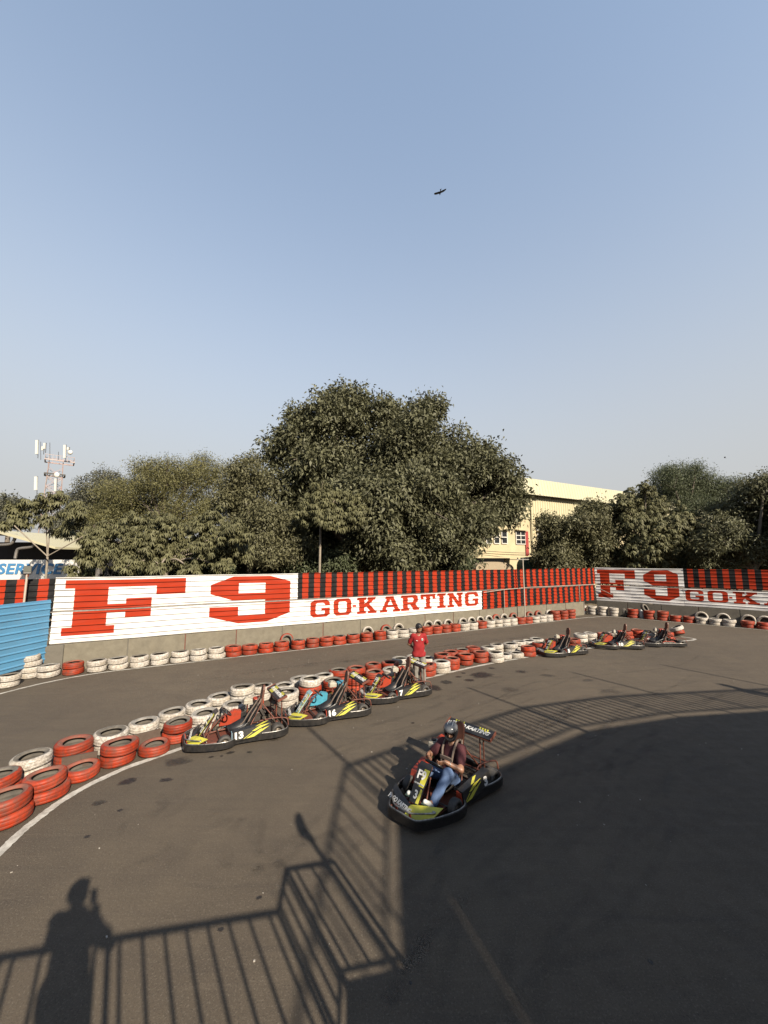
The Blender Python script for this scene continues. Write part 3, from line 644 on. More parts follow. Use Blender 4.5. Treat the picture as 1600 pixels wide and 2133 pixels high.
def relax(P, dmin, it=60):
    P = [Vector(p) for p in P]
    for _ in range(it):
        for i in range(len(P)):
            for j in range(i):
                e = P[i] - P[j]; e.z = 0
                if 1e-5 < e.length < dmin:
                    q = e.normalized() * (dmin - e.length) / 2; P[i] += q; P[j] -= q
    return P
def stack(p, cols, where, group, scale=1.0, tilt=.035):
    z = 0.0; n = len(cols); lean = (random.uniform(-.02, .02), random.uniform(-.02, .02))
    for k, c in enumerate(cols):
        pos = '' if n == 1 else ('top of' if k == n - 1 else 'bottom of' if k == 0 else 'middle of' if n == 3 else ['bottom of', 'second lowest of', 'second highest of'][k])
        lab = f'{CN[c]} tyre, {pos} {where}' if pos else f'single {CN[c]} tyre, {where}'
        jit = .018 if k else .0
        put_tyre(c, (p.x + random.uniform(-jit, jit) + lean[0] * k, p.y + random.uniform(-jit, jit) + lean[1] * k, z + TH / 2 * scale + .002),
                 Euler((random.uniform(-tilt, tilt) * (k > 0), random.uniform(-tilt, tilt) * (k > 0), random.uniform(0, 6.28))), lab, group, scale=scale)
        z += (TH + .004) * scale

ISL_F = [(34, 1646, 'RR'), (92, 1614, 'RR'), (166, 1597, 'R'), (247, 1545, 'RR'), (326, 1545, 'R'), (370, 1503, 'RR'), (426, 1484, 'WW'), (491, 1461, 'WW'), (598, 1436, 'WW'), (647, 1413, 'RRW'), (695, 1417, 'RR'), (738, 1411, 'RR'), (781, 1398, 'RR'), (815, 1394, 'WW'),
         (892, 1382, 'RR'), (919, 1377, 'WW'), (941, 1370, 'RR'), (969, 1362, 'RR'), (1004, 1357, 'RR'), (1029, 1357, 'WW'), (1052, 1361, 'W'), (1073, 1359, 'W'), (1099, 1346, 'RR')]
ISL_B = [(2, 1608, 'RR'), (64, 1573, 'WW'), (157, 1543, 'RR'), (236, 1522, 'WW'), (298, 1501, 'WW'), (362, 1480, 'WW'), (414, 1464, 'WW'), (456, 1450, 'WW'), (500, 1433, 'WWW'), (548, 1427, 'WW'), (590, 1427, 'WW'), (625, 1412, 'WW'), (674, 1405, 'WW'), (707, 1394, 'RR'), (742, 1389, 'RR'), (777, 1382, 'RR'), (813, 1379, 'RR'), (838, 1370, 'WW'), (860, 1366, 'WW'), (897, 1370, 'W'),
         (913, 1361, 'RR'), (940, 1356, 'RR'), (962, 1352, 'RR'), (985, 1348, 'RR'), (1015, 1347, 'WW'), (1034, 1341, 'WW'), (1062, 1340, 'WW'), (1081, 1336, 'WW'), (1101, 1333, 'WW'), (1116, 1330, 'WW')]
ISL_X = [(1124, 1339, 'RR'), (1150, 1332, 'RR'), (1174, 1326, 'WW'), (1194, 1331, 'RR'), (1209, 1320, 'WW'), (1233, 1318, 'WW'), (1256, 1319, 'RR'), (1279, 1318, 'WW'), (1304, 1315, 'RR'), (1330, 1313, 'RR'), (1352, 1317, 'WW'), (1390, 1316, 'RR')]
def seg_f(i):
    if i < 5: return f'{ORD[i]} stack from the left edge, nearer island row'
    if i < 9: return f'{ORD[i-5]} stack from left beside kart 13, nearer island row'
    if i < 14: return f'{ORD[i-9]} stack from left behind karts 16 and 7, nearer row'
    return f'{ORD[i-14]} stack right of the standing man, nearer island row'
def seg_b(i):
    if i < 9: return f'{ORD[i]} stack from the left edge, farther island row'
    if i < 19: return f'{ORD[i-9]} farther-row stack between kart 13 and standing man'
    return f'{ORD[i-19]} farther-row island stack right of standing man'
def one(w): return w.replace('stack', 'place')
items = [(G(a, b, len(c) * TH), c, seg_f(i), 'near') for i, (a, b, c) in enumerate(ISL_F)] + [(G(a, b, len(c) * TH), c, seg_b(i), 'far') for i, (a, b, c) in enumerate(ISL_B)] + \
        [(G(a, b, len(c) * TH), c, f'{ORD[i]} island stack from left by the three far karts', 'end') for i, (a, b, c) in enumerate(ISL_X)]
KARTS = {'13': ((-3.10, 8.54), 211), '16': ((-1.38, 9.66), 208.8), '7': ((.24, 10.98), 211), '5': ((6.9, 15.64), 204), '10': ((9.72, 16.76), 183), 'bare': ((11.8, 17.2), 182), '3': ((.92, 6.53), 226)}
P = relax([Vector((p[0].x, p[0].y, 0)) for p in items], .575)
for p, (g, c, w, row) in zip(P, items):
    stack(p, c, w if len(c) > 1 else 'at ' + one(w), 'tyre barrier on the island', scale=random.uniform(.97, 1.03))
# the tilted pair closing the island
e = G(1412, 1316, .2)
put_tyre('R', (e.x, e.y, .17), Euler((R(-12), R(14), 1)), 'tilted red tyre at the far tip of the island', 'tyre barrier on the island')
put_tyre('W', (e.x - .05, e.y, .36), Euler((R(-14), R(18), 2)), 'tilted white tyre topping the far tip of the island', 'tyre barrier on the island')

# outer row along the fences: stacks by their place along the photo, set at the foot of the walls
def on_line(px, base, D, Nf, off):
    r = ray(px, 1300); n = Vector((-D.y, D.x, 0)); q = base + Nf * off; k = n.dot(q) / (n.x * r.x + n.y * r.y)
    return Vector((r.x * k, r.y * k, 0))
OUT_L = [(112, 'WW'), (162, 'RR'), (210, 'WW'), (254, 'WW'), (297, 'WW'), (338, 'WW'), (379, 'WW'), (418, 'WW'), (455, 'WW'), (490, 'RR'), (522, 'RR'), (556, 'RR'), (588, 'RR'), (622, 'RR'), (652, 'RR'), (680, 'RR'), (708, 'RR'), (736, 'RR'), (764, 'RR'), (792, 'RR'), (817, 'WW'), (840, 'WW'), (862, 'WW'), (889, 'RR'), (909, 'RR'), (929, 'RR'), (948, 'RR'), (966, 'WW'), (984, 'WW'), (1004, 'RR'), (1020, 'WW'), (1036, 'WW'), (1052, 'WW'), (1068, 'WW'), (1084, 'RR'), (1099, 'RR'), (1114, 'WW'), (1128, 'WW'), (1142, 'WW'), (1158, 'RRR'), (1174, 'RRR'), (1190, 'RRR')]
OUT_R = [(1214, 'WRW'), (1236, 'WWW'), (1257, 'WWW'), (1281, 'WWW'), (1320, 'RRR'), (1354, 'RRR'), (1382, 'RRR'), (1409, 'RR'), (1437, 'RR'), (1463, 'WW'), (1489, 'WW'), (1518, 'WW'), (1558, 'RR'), (1590, 'RR'), (1625, 'RR')]
runs = {}
def run_name(i, lst):
    j = i
    while j > 0 and lst[j - 1][1][-1] == lst[i][1][-1] and (i - j) < 30: j -= 1
    return j
PL = relax([on_line(a, WP, WD, WN, .53) for a, _ in OUT_L], .585, 40)
RUN_L = {0: 'first white stack right of the blue fence', 1: 'lone red stack by the dark concrete block', 2: 'white run under the painted F', 9: 'long red run under the 9 and GO', 20: 'short white run left of the standing man', 23: 'red run just right of the standing man\'s head', 27: 'white pair below the K of the fence', 29: 'lone red stack below the fence lettering end', 30: 'white run left of the thin pole', 34: 'red pair at the thin pole', 36: 'white run right of the thin pole', 39: 'tall red run left of the corner'}
for i, (p, (a, c)) in enumerate(zip(PL, OUT_L)):
    j = max(k for k in RUN_L if k <= i); w = RUN_L[j]
    w = w if 'stack' in w else f'{ORD[i-j]} stack in {w}'
    stack(p, c, w, 'tyre barrier along the fences', scale=random.uniform(1.0, 1.05))
PR = relax([on_line(a, CORNER, RD, RN, .60) for a, _ in OUT_R], .585, 40)
for i, (p, (a, c)) in enumerate(zip(PR, OUT_R)):
    stack(p, c, f'{ORD[i]} stack right of the corner under shaded fence', 'tyre barrier along the fences', scale=random.uniform(1.0, 1.05))
# the pile at the blue fence
for (px, cols, off, w) in ((57, 'WWWW', None, 'four-high stack at the blue fence end'),):
    stack(G(57, 1409) + Vector((.16, -.06, 0)), cols, 'the tall white ' + w, 'tyre barrier along the fences', scale=.97)
for px, py, w in ((16, 1430, 'the white stack at the left edge below the blue fence'), (-32, 1442, 'the white stack cut by the left edge')):
    stack(G(px, py), 'WW', w, 'tyre barrier along the fences', scale=.97)
g = G(20, 1413); put_tyre('W', (g.x - .10, g.y + .10, .44), Euler((R(24), R(-12), 0)), 'white tyre leaning on the blue fence above the left edge stack', 'tyre barrier along the fences')
# tyres standing on edge against the walls
STAND_L = [(598, 'R'), (766, 'W'), (804, 'R'), (830, 'W'), (892, 'W'), (911, 'W'), (933, 'W'), (964, 'W'), (982, 'W'), (1000, 'W'), (1018, 'W'), (1034, 'R'), (1050, 'W'), (1070, 'R'), (1104, 'R'), (1122, 'R'), (1145, 'W')]
for i, (px, c) in enumerate(STAND_L):
    p = on_line(px, WP, WD, WN, .105)
    put_tyre(c, (p.x, p.y, .29), Euler((R(90) + R(-7), 0, -(AZW - math.pi / 2))), f'{CN[c]} rimmed tyre standing on edge against the pale wall, {ORD[i]} from the left', 'tyres standing on edge', worn=1.0)
for i, (px, c) in enumerate([(1463, 'W'), (1508, 'W'), (1560, 'W'), (1594, 'W')]):
    p = on_line(px, CORNER, RD, RN, .13)
    put_tyre(c, (p.x, p.y, .33), Euler((R(90) - R(6), 0, -(AZR - math.pi / 2))), f'dark tyre standing on edge against the shaded wall, {ORD[i]} from the left', 'tyres standing on edge', worn=1.0, scale=1.12)
# scraps by the shaded wall
p = on_line(1346, CORNER, RD, RN, .42)
o = put_tyre('W', (p.x, p.y, .62), Euler((R(62), R(10), .4)), 'black scrap tyre propped on the red stack under the shaded fence', 'scrap tyres', worn=1.0); o.data = TY['W'][4].copy(); o.data.materials[0] = M_RUBBER
p = on_line(1303, CORNER, RD, RN, .5); o = put_tyre('W', (p.x, p.y, .27), Euler((R(80), R(8), .9)), 'black scrap tyre on edge between white and red stacks by the corner', 'scrap tyres', worn=1.0); o.data = TY['W'][4].copy(); o.data.materials[0] = M_RUBBER
mb = MB(); p = on_line(1338, CORNER, RD, RN, .42); mb.lathe([(.001, .55), (.05, .54), (.05, .49), (.13, .45), (.15, .38), (.15, .03), (.14, 0), (.001, 0)], 20)
tag(mb.build('plastic_drum', pm('translucent plastic', (.42, .43, .42), .4, var=.1), None, (p.x, p.y, 0)), 'pale plastic drum between red stacks under the shaded fence', 'drum')

# brown rubber belt woven between the two island rows at the left
M_BELTR = pm('brown rubber belt', (.07, .045, .032), .8, var=.2, scale=6, dirt=(.12, .09, .07), damt=.4, dscale=4)
for a, b, w in (((-5.62, 7.18), (-5.15, 7.38), 'left end of the island behind the first red stacks'), ((-4.95, 8.05), (-4.55, 8.30), 'gap behind the fourth red stack')):
    A, B = Vector((*a, .13)), Vector((*b, .15)); mb = MB(); mb.bar(A, B, .03, .24); tag(mb.build('rubber_belt', M_BELTR), 'brown rubber belt strip in the ' + w, 'belt')
# ================================================================== go-karts (local axes: x forward, y left, z up)
def bumper_outline():
    h = [(1.00, 0), (1.0, .19), (.95, .29), (.70, .44), (.42, .54), (.26, .555), (.17, .53), (.10, .47), (0, .455), (-.20, .485), (-.42, .525), (-.56, .56), (-.72, .585), (-.88, .575), (-.97, .50), (-1.0, .36), (-1.0, 0)]
    return h
def band(mb, path, z0, z1, th, m=0):
    n = len(path); vs = []
    for i in range(n):
        p = Vector((*path[i], 0)); t = Vector((*path[min(i + 1, n - 1)], 0)) - Vector((*path[max(i - 1, 0)], 0)); t.normalize(); nn = Vector((t.y, -t.x, 0))
        for q, z in ((0, z0), (0, z0 + .02), (.008, z0 + .03), (.008, z1 - .03), (0, z1 - .02), (-.008, z1), (-th, z1), (-th, z0)): vs.append((p.x - nn.x * q, p.y - nn.y * q, z))
    fs = []
    for i in range(n - 1):
        for j in range(8): fs.append((i * 8 + j, i * 8 + (j + 1) % 8, (i + 1) * 8 + (j + 1) % 8, (i + 1) * 8 + j))
    fs += [tuple(range(8)), tuple(range((n - 1) * 8 + 7, (n - 1) * 8 - 1, -1))]
    mb.add(vs, fs, m)
def smooth2(pts, k=5): return [(p.x, p.y) for p in catmull([Vector((*p, 0)) for p in pts], k)]
def wheel(parent, x, y, r, w):
    s = 1 if y > 0 else -1
    M = Matrix.Translation((x, y, r)) @ Matrix.Rotation(R(90), 4, 'X')
    e = empty('wheel', (0, 0, 0)); e.parent = parent
    h = w / 2; mb = MB(); mb.lathe([(r * .56, -h * .80), (r * .62, -h * .95), (r * .80, -h), (r * .93, -h * .90), (r, -h * .62), (r * 1.005, 0), (r, h * .62), (r * .93, h * .90), (r * .80, h), (r * .62, h * .95), (r * .56, h * .80)], 28, M=M, closed=True); mb.build('tyre', M_KTYRE, e)
    mb = MB(); mb.lathe([(r * .57, -h * .9), (r * .57, h * .9)], 20, M=M)
    for z in (h * .55, -h * .55): mb.lathe([(r * .57, z), (r * .42, z * .75), (r * .24, z * .8), (r * .2, z * 1.15), (.001, z * 1.15)], 20, M=M)
    mb.build('rim', M_RIM, e)
    return e
def quad_panel(mb, pts, th, m=0):
    """thin curved plate given as a grid of points rows x cols"""
    r, c = len(pts), len(pts[0]); P = [[Vector(p) for p in row] for row in pts]; vs = []
    nrm = (P[0][-1] - P[0][0]).cross(P[-1][0] - P[0][0]).normalized()
    for d in (0, th): vs += [p + nrm * d for row in P for p in row]
    fs = []
    for d in (0, 1):
        o = d * r * c
        for i in range(r - 1):
            for j in range(c - 1): fs.append((o + i * c + j, o + i * c + j + 1, o + (i + 1) * c + j + 1, o + (i + 1) * c + j))
    rim = [j for j in range(c)] + [i * c + c - 1 for i in range(1, r)] + [(r - 1) * c + j for j in range(c - 2, -1, -1)] + [i * c for i in range(r - 2, 0, -1)]
    for k in range(len(rim)): a, b = rim[k], rim[(k + 1) % len(rim)]; fs.append((a, b, b + r * c, a + r * c))
    mb.add(vs, fs, m)
def pod(parent, s, num, blue):
    """side pod on one side: black plank body, yellow streaks, number"""
    x0, x1 = .14, -.60
    e = empty('side_pod', (0, 0, 0)); e.parent = parent
    mb = MB(); prof0 = [(.36, .10), (.485, .09), (.50, .13), (.47, .285), (.38, .30)]; prof1 = [(.38, .12), (.545, .11), (.56, .15), (.52, .355), (.40, .37)]
    vs = [(x0, s * y, z) for y, z in prof0] + [(x1, s * y, z) for y, z in prof1]
    mb.add(vs, [(i, (i + 1) % 5, (i + 1) % 5 + 5, i + 5) for i in range(5)] + [(4, 3, 2, 1, 0), (5, 6, 7, 8, 9)]); mb.build('pod_body', M_BLACKPL, e)
    mb = MB(); q = [(.16, s * .375, .11), (.16, s * .48, .10), (.16, s * .495, .14), (.16, s * .465, .28), (.16, s * .385, .29)]; mb.add(q + [(x + .012, y, z) for x, y, z in q], [(0, 1, 2, 3, 4), (9, 8, 7, 6, 5)] + [(i, (i + 1) % 5, (i + 1) % 5 + 5, i + 5) for i in range(5)])
    mb.build('pod_end', pm('pale blue sticker', (.20, .30, .36), .5) if num == '13' else M_KRED, e)
    # outer face frame: u along the pod from front to rear, v up
    A, B = Vector((x0, s * .50, .13)), Vector((x1, s * .56, .15)); At, Bt = Vector((x0, s * .47, .285)), Vector((x1, s * .52, .355))
    def face(u, v, w=.004):
        p = A.lerp(B, u).lerp(At.lerp(Bt, u), v); return p + Vector((0, s * w, w * .2))
    def top(u, v, w=.004):
        a, b = At.lerp(Bt, u), Vector((x0, s * .38, .30)).lerp(Vector((x1, s * .40, .37)), u); return a.lerp(b, v) + Vector((0, 0, w))
    d0 = .26 if num != '3' else .02; d1 = .98 if num != '3' else .66
    U = lambda q: d0 + (d1 - d0) * q
    streaks = [[(U(.10), .02), (U(.22), .02), (U(.72), .60), (U(.66), .66)], [(U(.24), .02), (U(.40), .05), (U(.98), .72), (U(.78), .66)], [(U(.30), .62), (U(.44), .60), (U(.99), .97), (U(.62), .97)], [(U(.0), .02), (U(.035), .02), (U(.34), .5), (U(.30), .52)]]
    for st in streaks:
        mb = MB(); mb.prism(st, lambda u, v, w: face(u, v, w), .0005, .004); mb.build('streak', M_YEL, e)
    mb = MB(); mb.prism([(U(.45), .05), (U(.62), .05), (U(.98), .75), (U(.80), .8)], lambda u, v, w: top(u, v, w), .0005, .004); mb.build('streak', M_YEL, e)
    if num:
        me = text_mesh(num, .17, M_WHITELT, 'number', .0, .008, 1.2, .0015)
        u = .13 if num != '3' else .80
        p = face(u if s > 0 else u, .5, .007); fwd = face(1, .5) - face(0, .5)
        place(me, 'number', e, p, fwd if s > 0 else -fwd, face(u, 1) - face(u, 0))
    return e
def make_kart(num, label, nose=True, wing=True, pods=True, tankcol=None, cover=None, loc=(0, 0), head=0.0, engine=None):
    k = empty('go_kart', (loc[0], loc[1], 0.004), R(head), label, 'go-kart', 'go-karts'); k.scale = (.965,) * 3
    P = lambda name, mb, mat: mb.build(name, mat, k)
    hf = bumper_outline()
    full = hf[1:-1][::-1]; ring = [(x, y) for x, y in hf] ; L_ = [(x, -y) for x, y in ring[::-1]][1:]
    loop = smooth2(ring, 4)
    front = [p for p in loop]
    path = loop + [(x, -y) for x, y in loop[::-1]][1:]
    mb = MB(); band(mb, path, .055, .175, .03); P('bumper', mb, M_BLACKPL)
    mb = MB(); mb.tube([(x * 1.003, y * 1.01, .176) for x, y in path[::2]], .010, 6); P('bumper_rim', mb, M_BRIGHT)
    mb = MB()
    for s in (-1, 1):
        for x in (-.52,): mb.box((x, s * .556, .115), (.022, .02, .12))
    P('bumper_clamp', mb, M_BRIGHT)
    mb = MB(); mb.prism([(.78, .20), (.78, -.20), (.42, -.30), (-.15, -.30), (-.15, .30), (.42, .30)], lambda u, v, w: (u, v, w), .045, .052); P('floor_pan', mb, M_RUST)
    mb = MB()
    for s in (-1, 1):
        mb.tube([(.92, s * .12, .10), (.70, s * .24, .09), (.3, s * .30, .09), (-.5, s * .31, .10), (-.95, s * .30, .12)], .017, 7)
        mb.tube([(.95, s * .30, .12), (.6, s * .26, .10)], .014, 6); mb.tube([(.10, s * .30, .09), (.10, s * .46, .12), (-.52, s * .50, .13), (-.52, s * .31, .10)], .014, 6)
    for x in (.86, .35, -.1, -.55, -.93): mb.tube([(x, -.29 if x < .8 else -.15, .095), (x, .29 if x < .8 else .15, .095)], .015, 6)
    P('frame', mb, M_RUST)
    mb = MB(); mb.tube([(-.77, -.52, .145), (-.77, .52, .145)], .018, 8); mb.tube([(.30, -.45, .13), (.34, -.30, .11), (.34, .30, .11), (.30, .45, .13)], .014, 6); P('axle', mb, M_ENGINE)
    for s in (-1, 1): wheel(k, .30, s * .445, .130, .125); wheel(k, -.77, s * .455, .142, .19)
    if nose:
        for s, m_ in ((1, M_YEL), (-1, M_BLACKPL)):
            mb = MB(); quad_panel(mb, [[(.955, s * .005, .125), (.945, s * .18, .125), (.84, s * .37, .13)], [(.88, s * .005, .185), (.845, s * .20, .20), (.74, s * .43, .21)], [(.80, s * .005, .20), (.74, s * .22, .245), (.62, s * .46, .26)]], .010 * s); P('nose_panel', mb, m_)
        me = text_mesh('F9 GO KARTING', .088, M_WHITELT, 'lettering', .25, .004, .78, .0015); o = place(me, 'lettering', k, (.875, -.165, .196), (.17, .97, -.03), (-.62, .1, .62))
        mb = MB(); mb.tube(catmull([(.62, -.44, .17), (.74, -.42, .22), (.98, -.18, .235), (1.0, 0, .235), (.98, .18, .235), (.76, .40, .235), (.74, .36, .235)], 5), .012, 7); P('nose_bar', mb, M_BRIGHT)
        for s in (-1, 1): mb = MB(); mb.bar((.955, s * .13, .10), (.985, s * .13, .235), .035, .012); P('bar_bracket', mb, M_KRED)
    # steering panel with F9 and the number
    mb = MB(); quad_panel(mb, [[(.74, -.085, .20), (.74, .085, .20)], [(.60, -.10, .40), (.60, .10, .40)], [(.46, -.125, .60), (.46, .125, .60)], [(.40, -.10, .64), (.40, .10, .64)]], -.018)
    if nose or True:
        fp = P('front_panel', mb, M_BLACKPL if num != '16' else pm('pale blue panel', (.30, .48, .50), .5, dirt=(.1, .1, .1)))
        def pf(u, v, w): return Vector((.74 - .28 * v, u, .20 + .40 * v)) + Vector((.82, 0, .57)) * w
        mb = MB(); mb.prism([(.0, .46), (.088, .46), (.118, .96), (.02, .96)], pf, .001, .004); mb.build('yellow_sticker', M_YEL, fp)
        mb = MB(); mb.prism([(.03, .02), (.083, .02), (.086, .40), (.055, .42)], pf, .001, .004); mb.build('yellow_sticker', M_YEL, fp)
        for tx, v, sz, u in (('F9', .76, .165, 0), ('GO KARTING', .52, .030, 0)) + (((num, .22, .15, 0),) if num else ()):
            me = text_mesh(tx, sz, M_WHITELT, 'lettering', 0, .005 if sz > .1 else .0005, 1.0, .0015); place(me, 'lettering', fp, pf(u, v, .0085), (0, 1, 0), (-.28, 0, .40))
    mb = MB(); mb.tube([(.62, -.04, .12), (.25, 0, .53)], .014, 7); mb.tube([(.62, -.12, .10), (.44, -.10, .48)], .012, 6); mb.tube([(.62, .12, .10), (.44, .10, .48)], .012, 6); P('steering_column', mb, M_RUST)
    mb = MB(); ax = Vector((-.62, 0, .78)).normalized(); u_ = Vector((0, 1, 0)); w_ = ax.cross(u_); cc = Vector((.22, 0, .565))
    sw = mb.tube([cc + (u_ * math.cos(a) * .155 + w_ * math.sin(a) * (.125 if math.sin(a) > 0 else .10)) for a in np.linspace(0, 2 * math.pi, 24, endpoint=False)], .015, 8, closed=True)
    for a in (0.2, math.pi - .2, -math.pi / 2): mb.bar(cc, cc + (u_ * math.cos(a) * .15 + w_ * math.sin(a) * .10), .025, .008)
    mb.lathe([(.001, .012), (.045, .01), (.045, -.01), (.001, -.012)], 14, M=Matrix.Translation(cc) @ ax.to_track_quat('Z', 'Y').to_matrix().to_4x4()); P('steering_wheel', mb, M_SEAT)
    for s in (-1, 1): mb = MB(); mb.bar((.60, s * .15, .08), (.66, s * .15, .24), .05, .012); mb.tube([(.60, s * .15, .08), (.60, s * .1, .06)], .01, 5); P('pedal', mb, M_BRIGHT)
    # seat shell
    prof = [(.16, .15), (.04, .095), (-.10, .085), (-.22, .12), (-.31, .24), (-.38, .40), (-.43, .56), (-.455, .63)]
    bm = bmesh.new(); rows = []
    for i, (x, z) in enumerate(catmull([Vector((a, 0, b)) for a, b in prof], 3)[j].xz for j in range(len(prof) * 3 - 2)):
        t = i / (len(prof) * 3 - 3); row = []
        hw = .19 + .02 * math.sin(math.pi * t); up = .15 * math.sin(math.pi * min(1, t * 1.25)) + .04
        for q in np.linspace(-1, 1, 9):
            b_ = max(0, abs(q) - .55) / .45; nx, nz = (.35, 1) if t < .45 else (1, .3)
            row.append(bm.verts.new((x + nx * up * b_ ** 1.6 * .75, q * hw, z + nz * up * b_ ** 1.6)))
        rows.append(row)
    for a, b in zip(rows[:-1], rows[1:]):
        for j in range(8): bm.faces.new((a[j], a[j + 1], b[j + 1], b[j])).smooth = True
    bmesh.ops.recalc_face_normals(bm, faces=bm.faces); bmesh.ops.solidify(bm, geom=list(bm.faces), thickness=.012)
    me = bpy.data.meshes.new('seat'); bm.to_mesh(me); bm.free(); me.materials.append(M_SEAT); link(bpy.data.objects.new('seat', me), k)
    for s in (-1, 1):
        mb = MB(); mb.tube(catmull([(-.50, s * .07, .72), (-.44, s * .09, .62), (-.28, s * .11, .40), (-.16, s * .15, .20), (-.06, s * .20, .16)], 4), .018, 5); P('belt', mb, M_BELT)
    # headrest board and its struts
    mb = MB(); poly = [(-.075, .50), (.075, .50), (.088, .80), (.085, .90), (.06, .965), (.0, .99), (-.06, .965), (-.085, .90), (-.088, .80)]
    mb.prism(poly, lambda u, v, w: (-.49 - (v - .5) * .16 + w, u, v), -.022, .022); P('headrest', mb, M_HEADR)
    mb = MB()
    for s in (-1, 1):
        mb.tube([(-.90, s * .24, .12), (-.52, s * .06, .62)], .014, 6); mb.tube([(-.15, s * .27, .10), (-.50, s * .06, .60)], .012, 6)
        mb.tube(catmull([(-.48, s * .31, .11), (-.55, s * .33, .34), (-.75, s * .36, .36), (-.97, s * .44, .34), (-1.01, s * .46, .20)], 4), .013, 6)
    mb.tube([(-.80, -.37, .36), (-.80, .37, .36)], .012, 6); P('rear_frame', mb, M_RUST)
    # engine block on the right with fuel tank
    en = empty('engine', (0, 0, 0)); en.parent = k
    mb = MB(); mb.box((-.46, -.36, .22), (.24, .20, .20), bev=.015); mb.box((-.60, -.34, .30), (.12, .16, .18), bev=.015)
    for i in range(6): mb.box((-.46, -.36, .34 + i * .022), (.20, .18, .009))
    mb.lathe([(.001, .05), (.075, .045), (.085, 0), (.085, -.05), (.001, -.05)], 18, M=Matrix.Translation((-.44, -.485, .24)) @ Matrix.Rotation(R(90), 4, 'X')); mb.build('engine_block', M_ENGINE, en)
    mb = MB(); mb.box((-.54, -.36, .545), (.22, .20, .17), Matrix.Rotation(R(6), 3, 'Y'), bev=.03); mb.build('engine_shroud', engine or M_KRED, en)
    mb = MB(); mb.box((-.30, -.37, .575), (.20, .15, .105), Matrix.Rotation(R(-4), 3, 'Y'), bev=.018); mb.box((-.30, -.37, .636), (.15, .11, .03), bev=.010); tk = mb.build('fuel_tank', M_TANK, en)
    mb = MB(); mb.lathe([(.001, .03), (.042, .028), (.045, .02), (.045, 0), (.001, 0)], 16, M=Matrix.Translation((-.28, -.37, .65))); mb.build('tank_cap', M_BLACKPL if num == '3' else M_TANK, tk)
    mb = MB(); mb.tube([(-.30, -.37, .10), (-.30, -.37, .54)], .015, 6); mb.tube([(-.55, -.36, .10), (-.55, -.36, .5)], .015, 6); mb.tube(catmull([(-.60, -.42, .3), (-.78, -.40, .34), (-.92, -.30, .26)], 4), .03, 8); mb.build('exhaust', M_RUST, en)
    if cover:
        mb = MB(); mb.prism([(.30, .16), (-.14, .13), (-.16, .40), (-.02, .44), (.24, .33)], lambda u, v, w: (u, -.40 + w + .05 * (v - .15), v), -.06, .06); P('engine_cover', mb, cover)
    if pods: pod(k, 1, num, 0); pod(k, -1, num, 0)
    else:
        mb = MB()
        for s in (-1, 1): mb.tube([(.10, s * .46, .12), (.02, s * .48, .24), (-.40, s * .52, .25), (-.52, s * .52, .13)], .013, 6)
        P('side_bar', mb, M_KRED)
    if wing:
        rot = Matrix.Rotation(R(20), 3, 'Y')
        mb = MB(); mb.box((-.86, 0, .775), (.21, .92, .022), rot, bev=.006); wg = P('rear_wing', mb, M_BLACKPL)
        mb = MB(); mb.box(Vector((-.86, 0, .757)), (.218, .93, .014), rot); 
        for s in (-1, 1): mb.box((-.86, s * .468, .775), (.22, .010, .055), rot)
        mb.build('wing_edge', M_RUST, wg)
        def wf(u, v, w): return Vector((-.86, 0, .787)) + rot @ Vector((u, v, w))
        me = text_mesh('F9 GO KARTING', .11, M_WHITELT, 'lettering', .25, .004, .95, .001); place(me, 'lettering', wg, wf(-.0, .0, .003), wf(0, 1, 0) - wf(0, 0, 0), wf(-1, 0, 0) - wf(0, 0, 0))
        for j in range(4):
            v = (-.34 + j * .055); mb = MB(); mb.prism([(-.095, v), (-.095, v + .028), (.095, v + .075), (.095, v + .047)], wf, .0005, .003); mb.build('wing_stripe', M_YEL, wg)
            v = (.16 + j * .05); mb = MB(); mb.prism([(-.095, v), (-.095, v + .026), (-.03, v + .045), (-.03, v + .019)], wf, .0005, .003); mb.build('wing_stripe', M_YEL, wg)
        for s in (-1, 1):
            for a, b in (((-.80, s * .24, .12), (-.80, s * .24, .75)), ((-.93, s * .24, .12), (-.91, s * .24, .77))):
                mb = MB(); mb.tube([a, b], .013, 6); P('wing_post', mb, M_RUST)
    return k
kart_kw = {'13': dict(label='parked black and yellow kart numbered 13, nearest of the row', cover=M_KRED), '16': dict(label='parked kart numbered 16 with blue engine cover, middle of the near row', cover=M_KBLUE, engine=M_KBLUE),
           '7': dict(label='parked kart numbered 7 beside the standing man', cover=M_KRED), '5': dict(label='parked kart numbered 5 on the island line, left of the three far karts', cover=M_KRED, wing=False),
           '10': dict(label='parked kart numbered 10, middle of the three far karts', cover=M_KRED, wing=False), 'bare': dict(label='stripped red framed kart without side panels, rightmost of the far karts', nose=False, wing=False, pods=False),
           '3': dict(label='black and yellow kart numbered 3 driven by a man in a helmet', cover=M_KRED)}
KO = {}
for n_, ((x, y), hd) in KARTS.items():
    KO[n_] = make_kart('' if n_ == 'bare' else n_, loc=(x, y), head=hd, **kart_kw[n_])
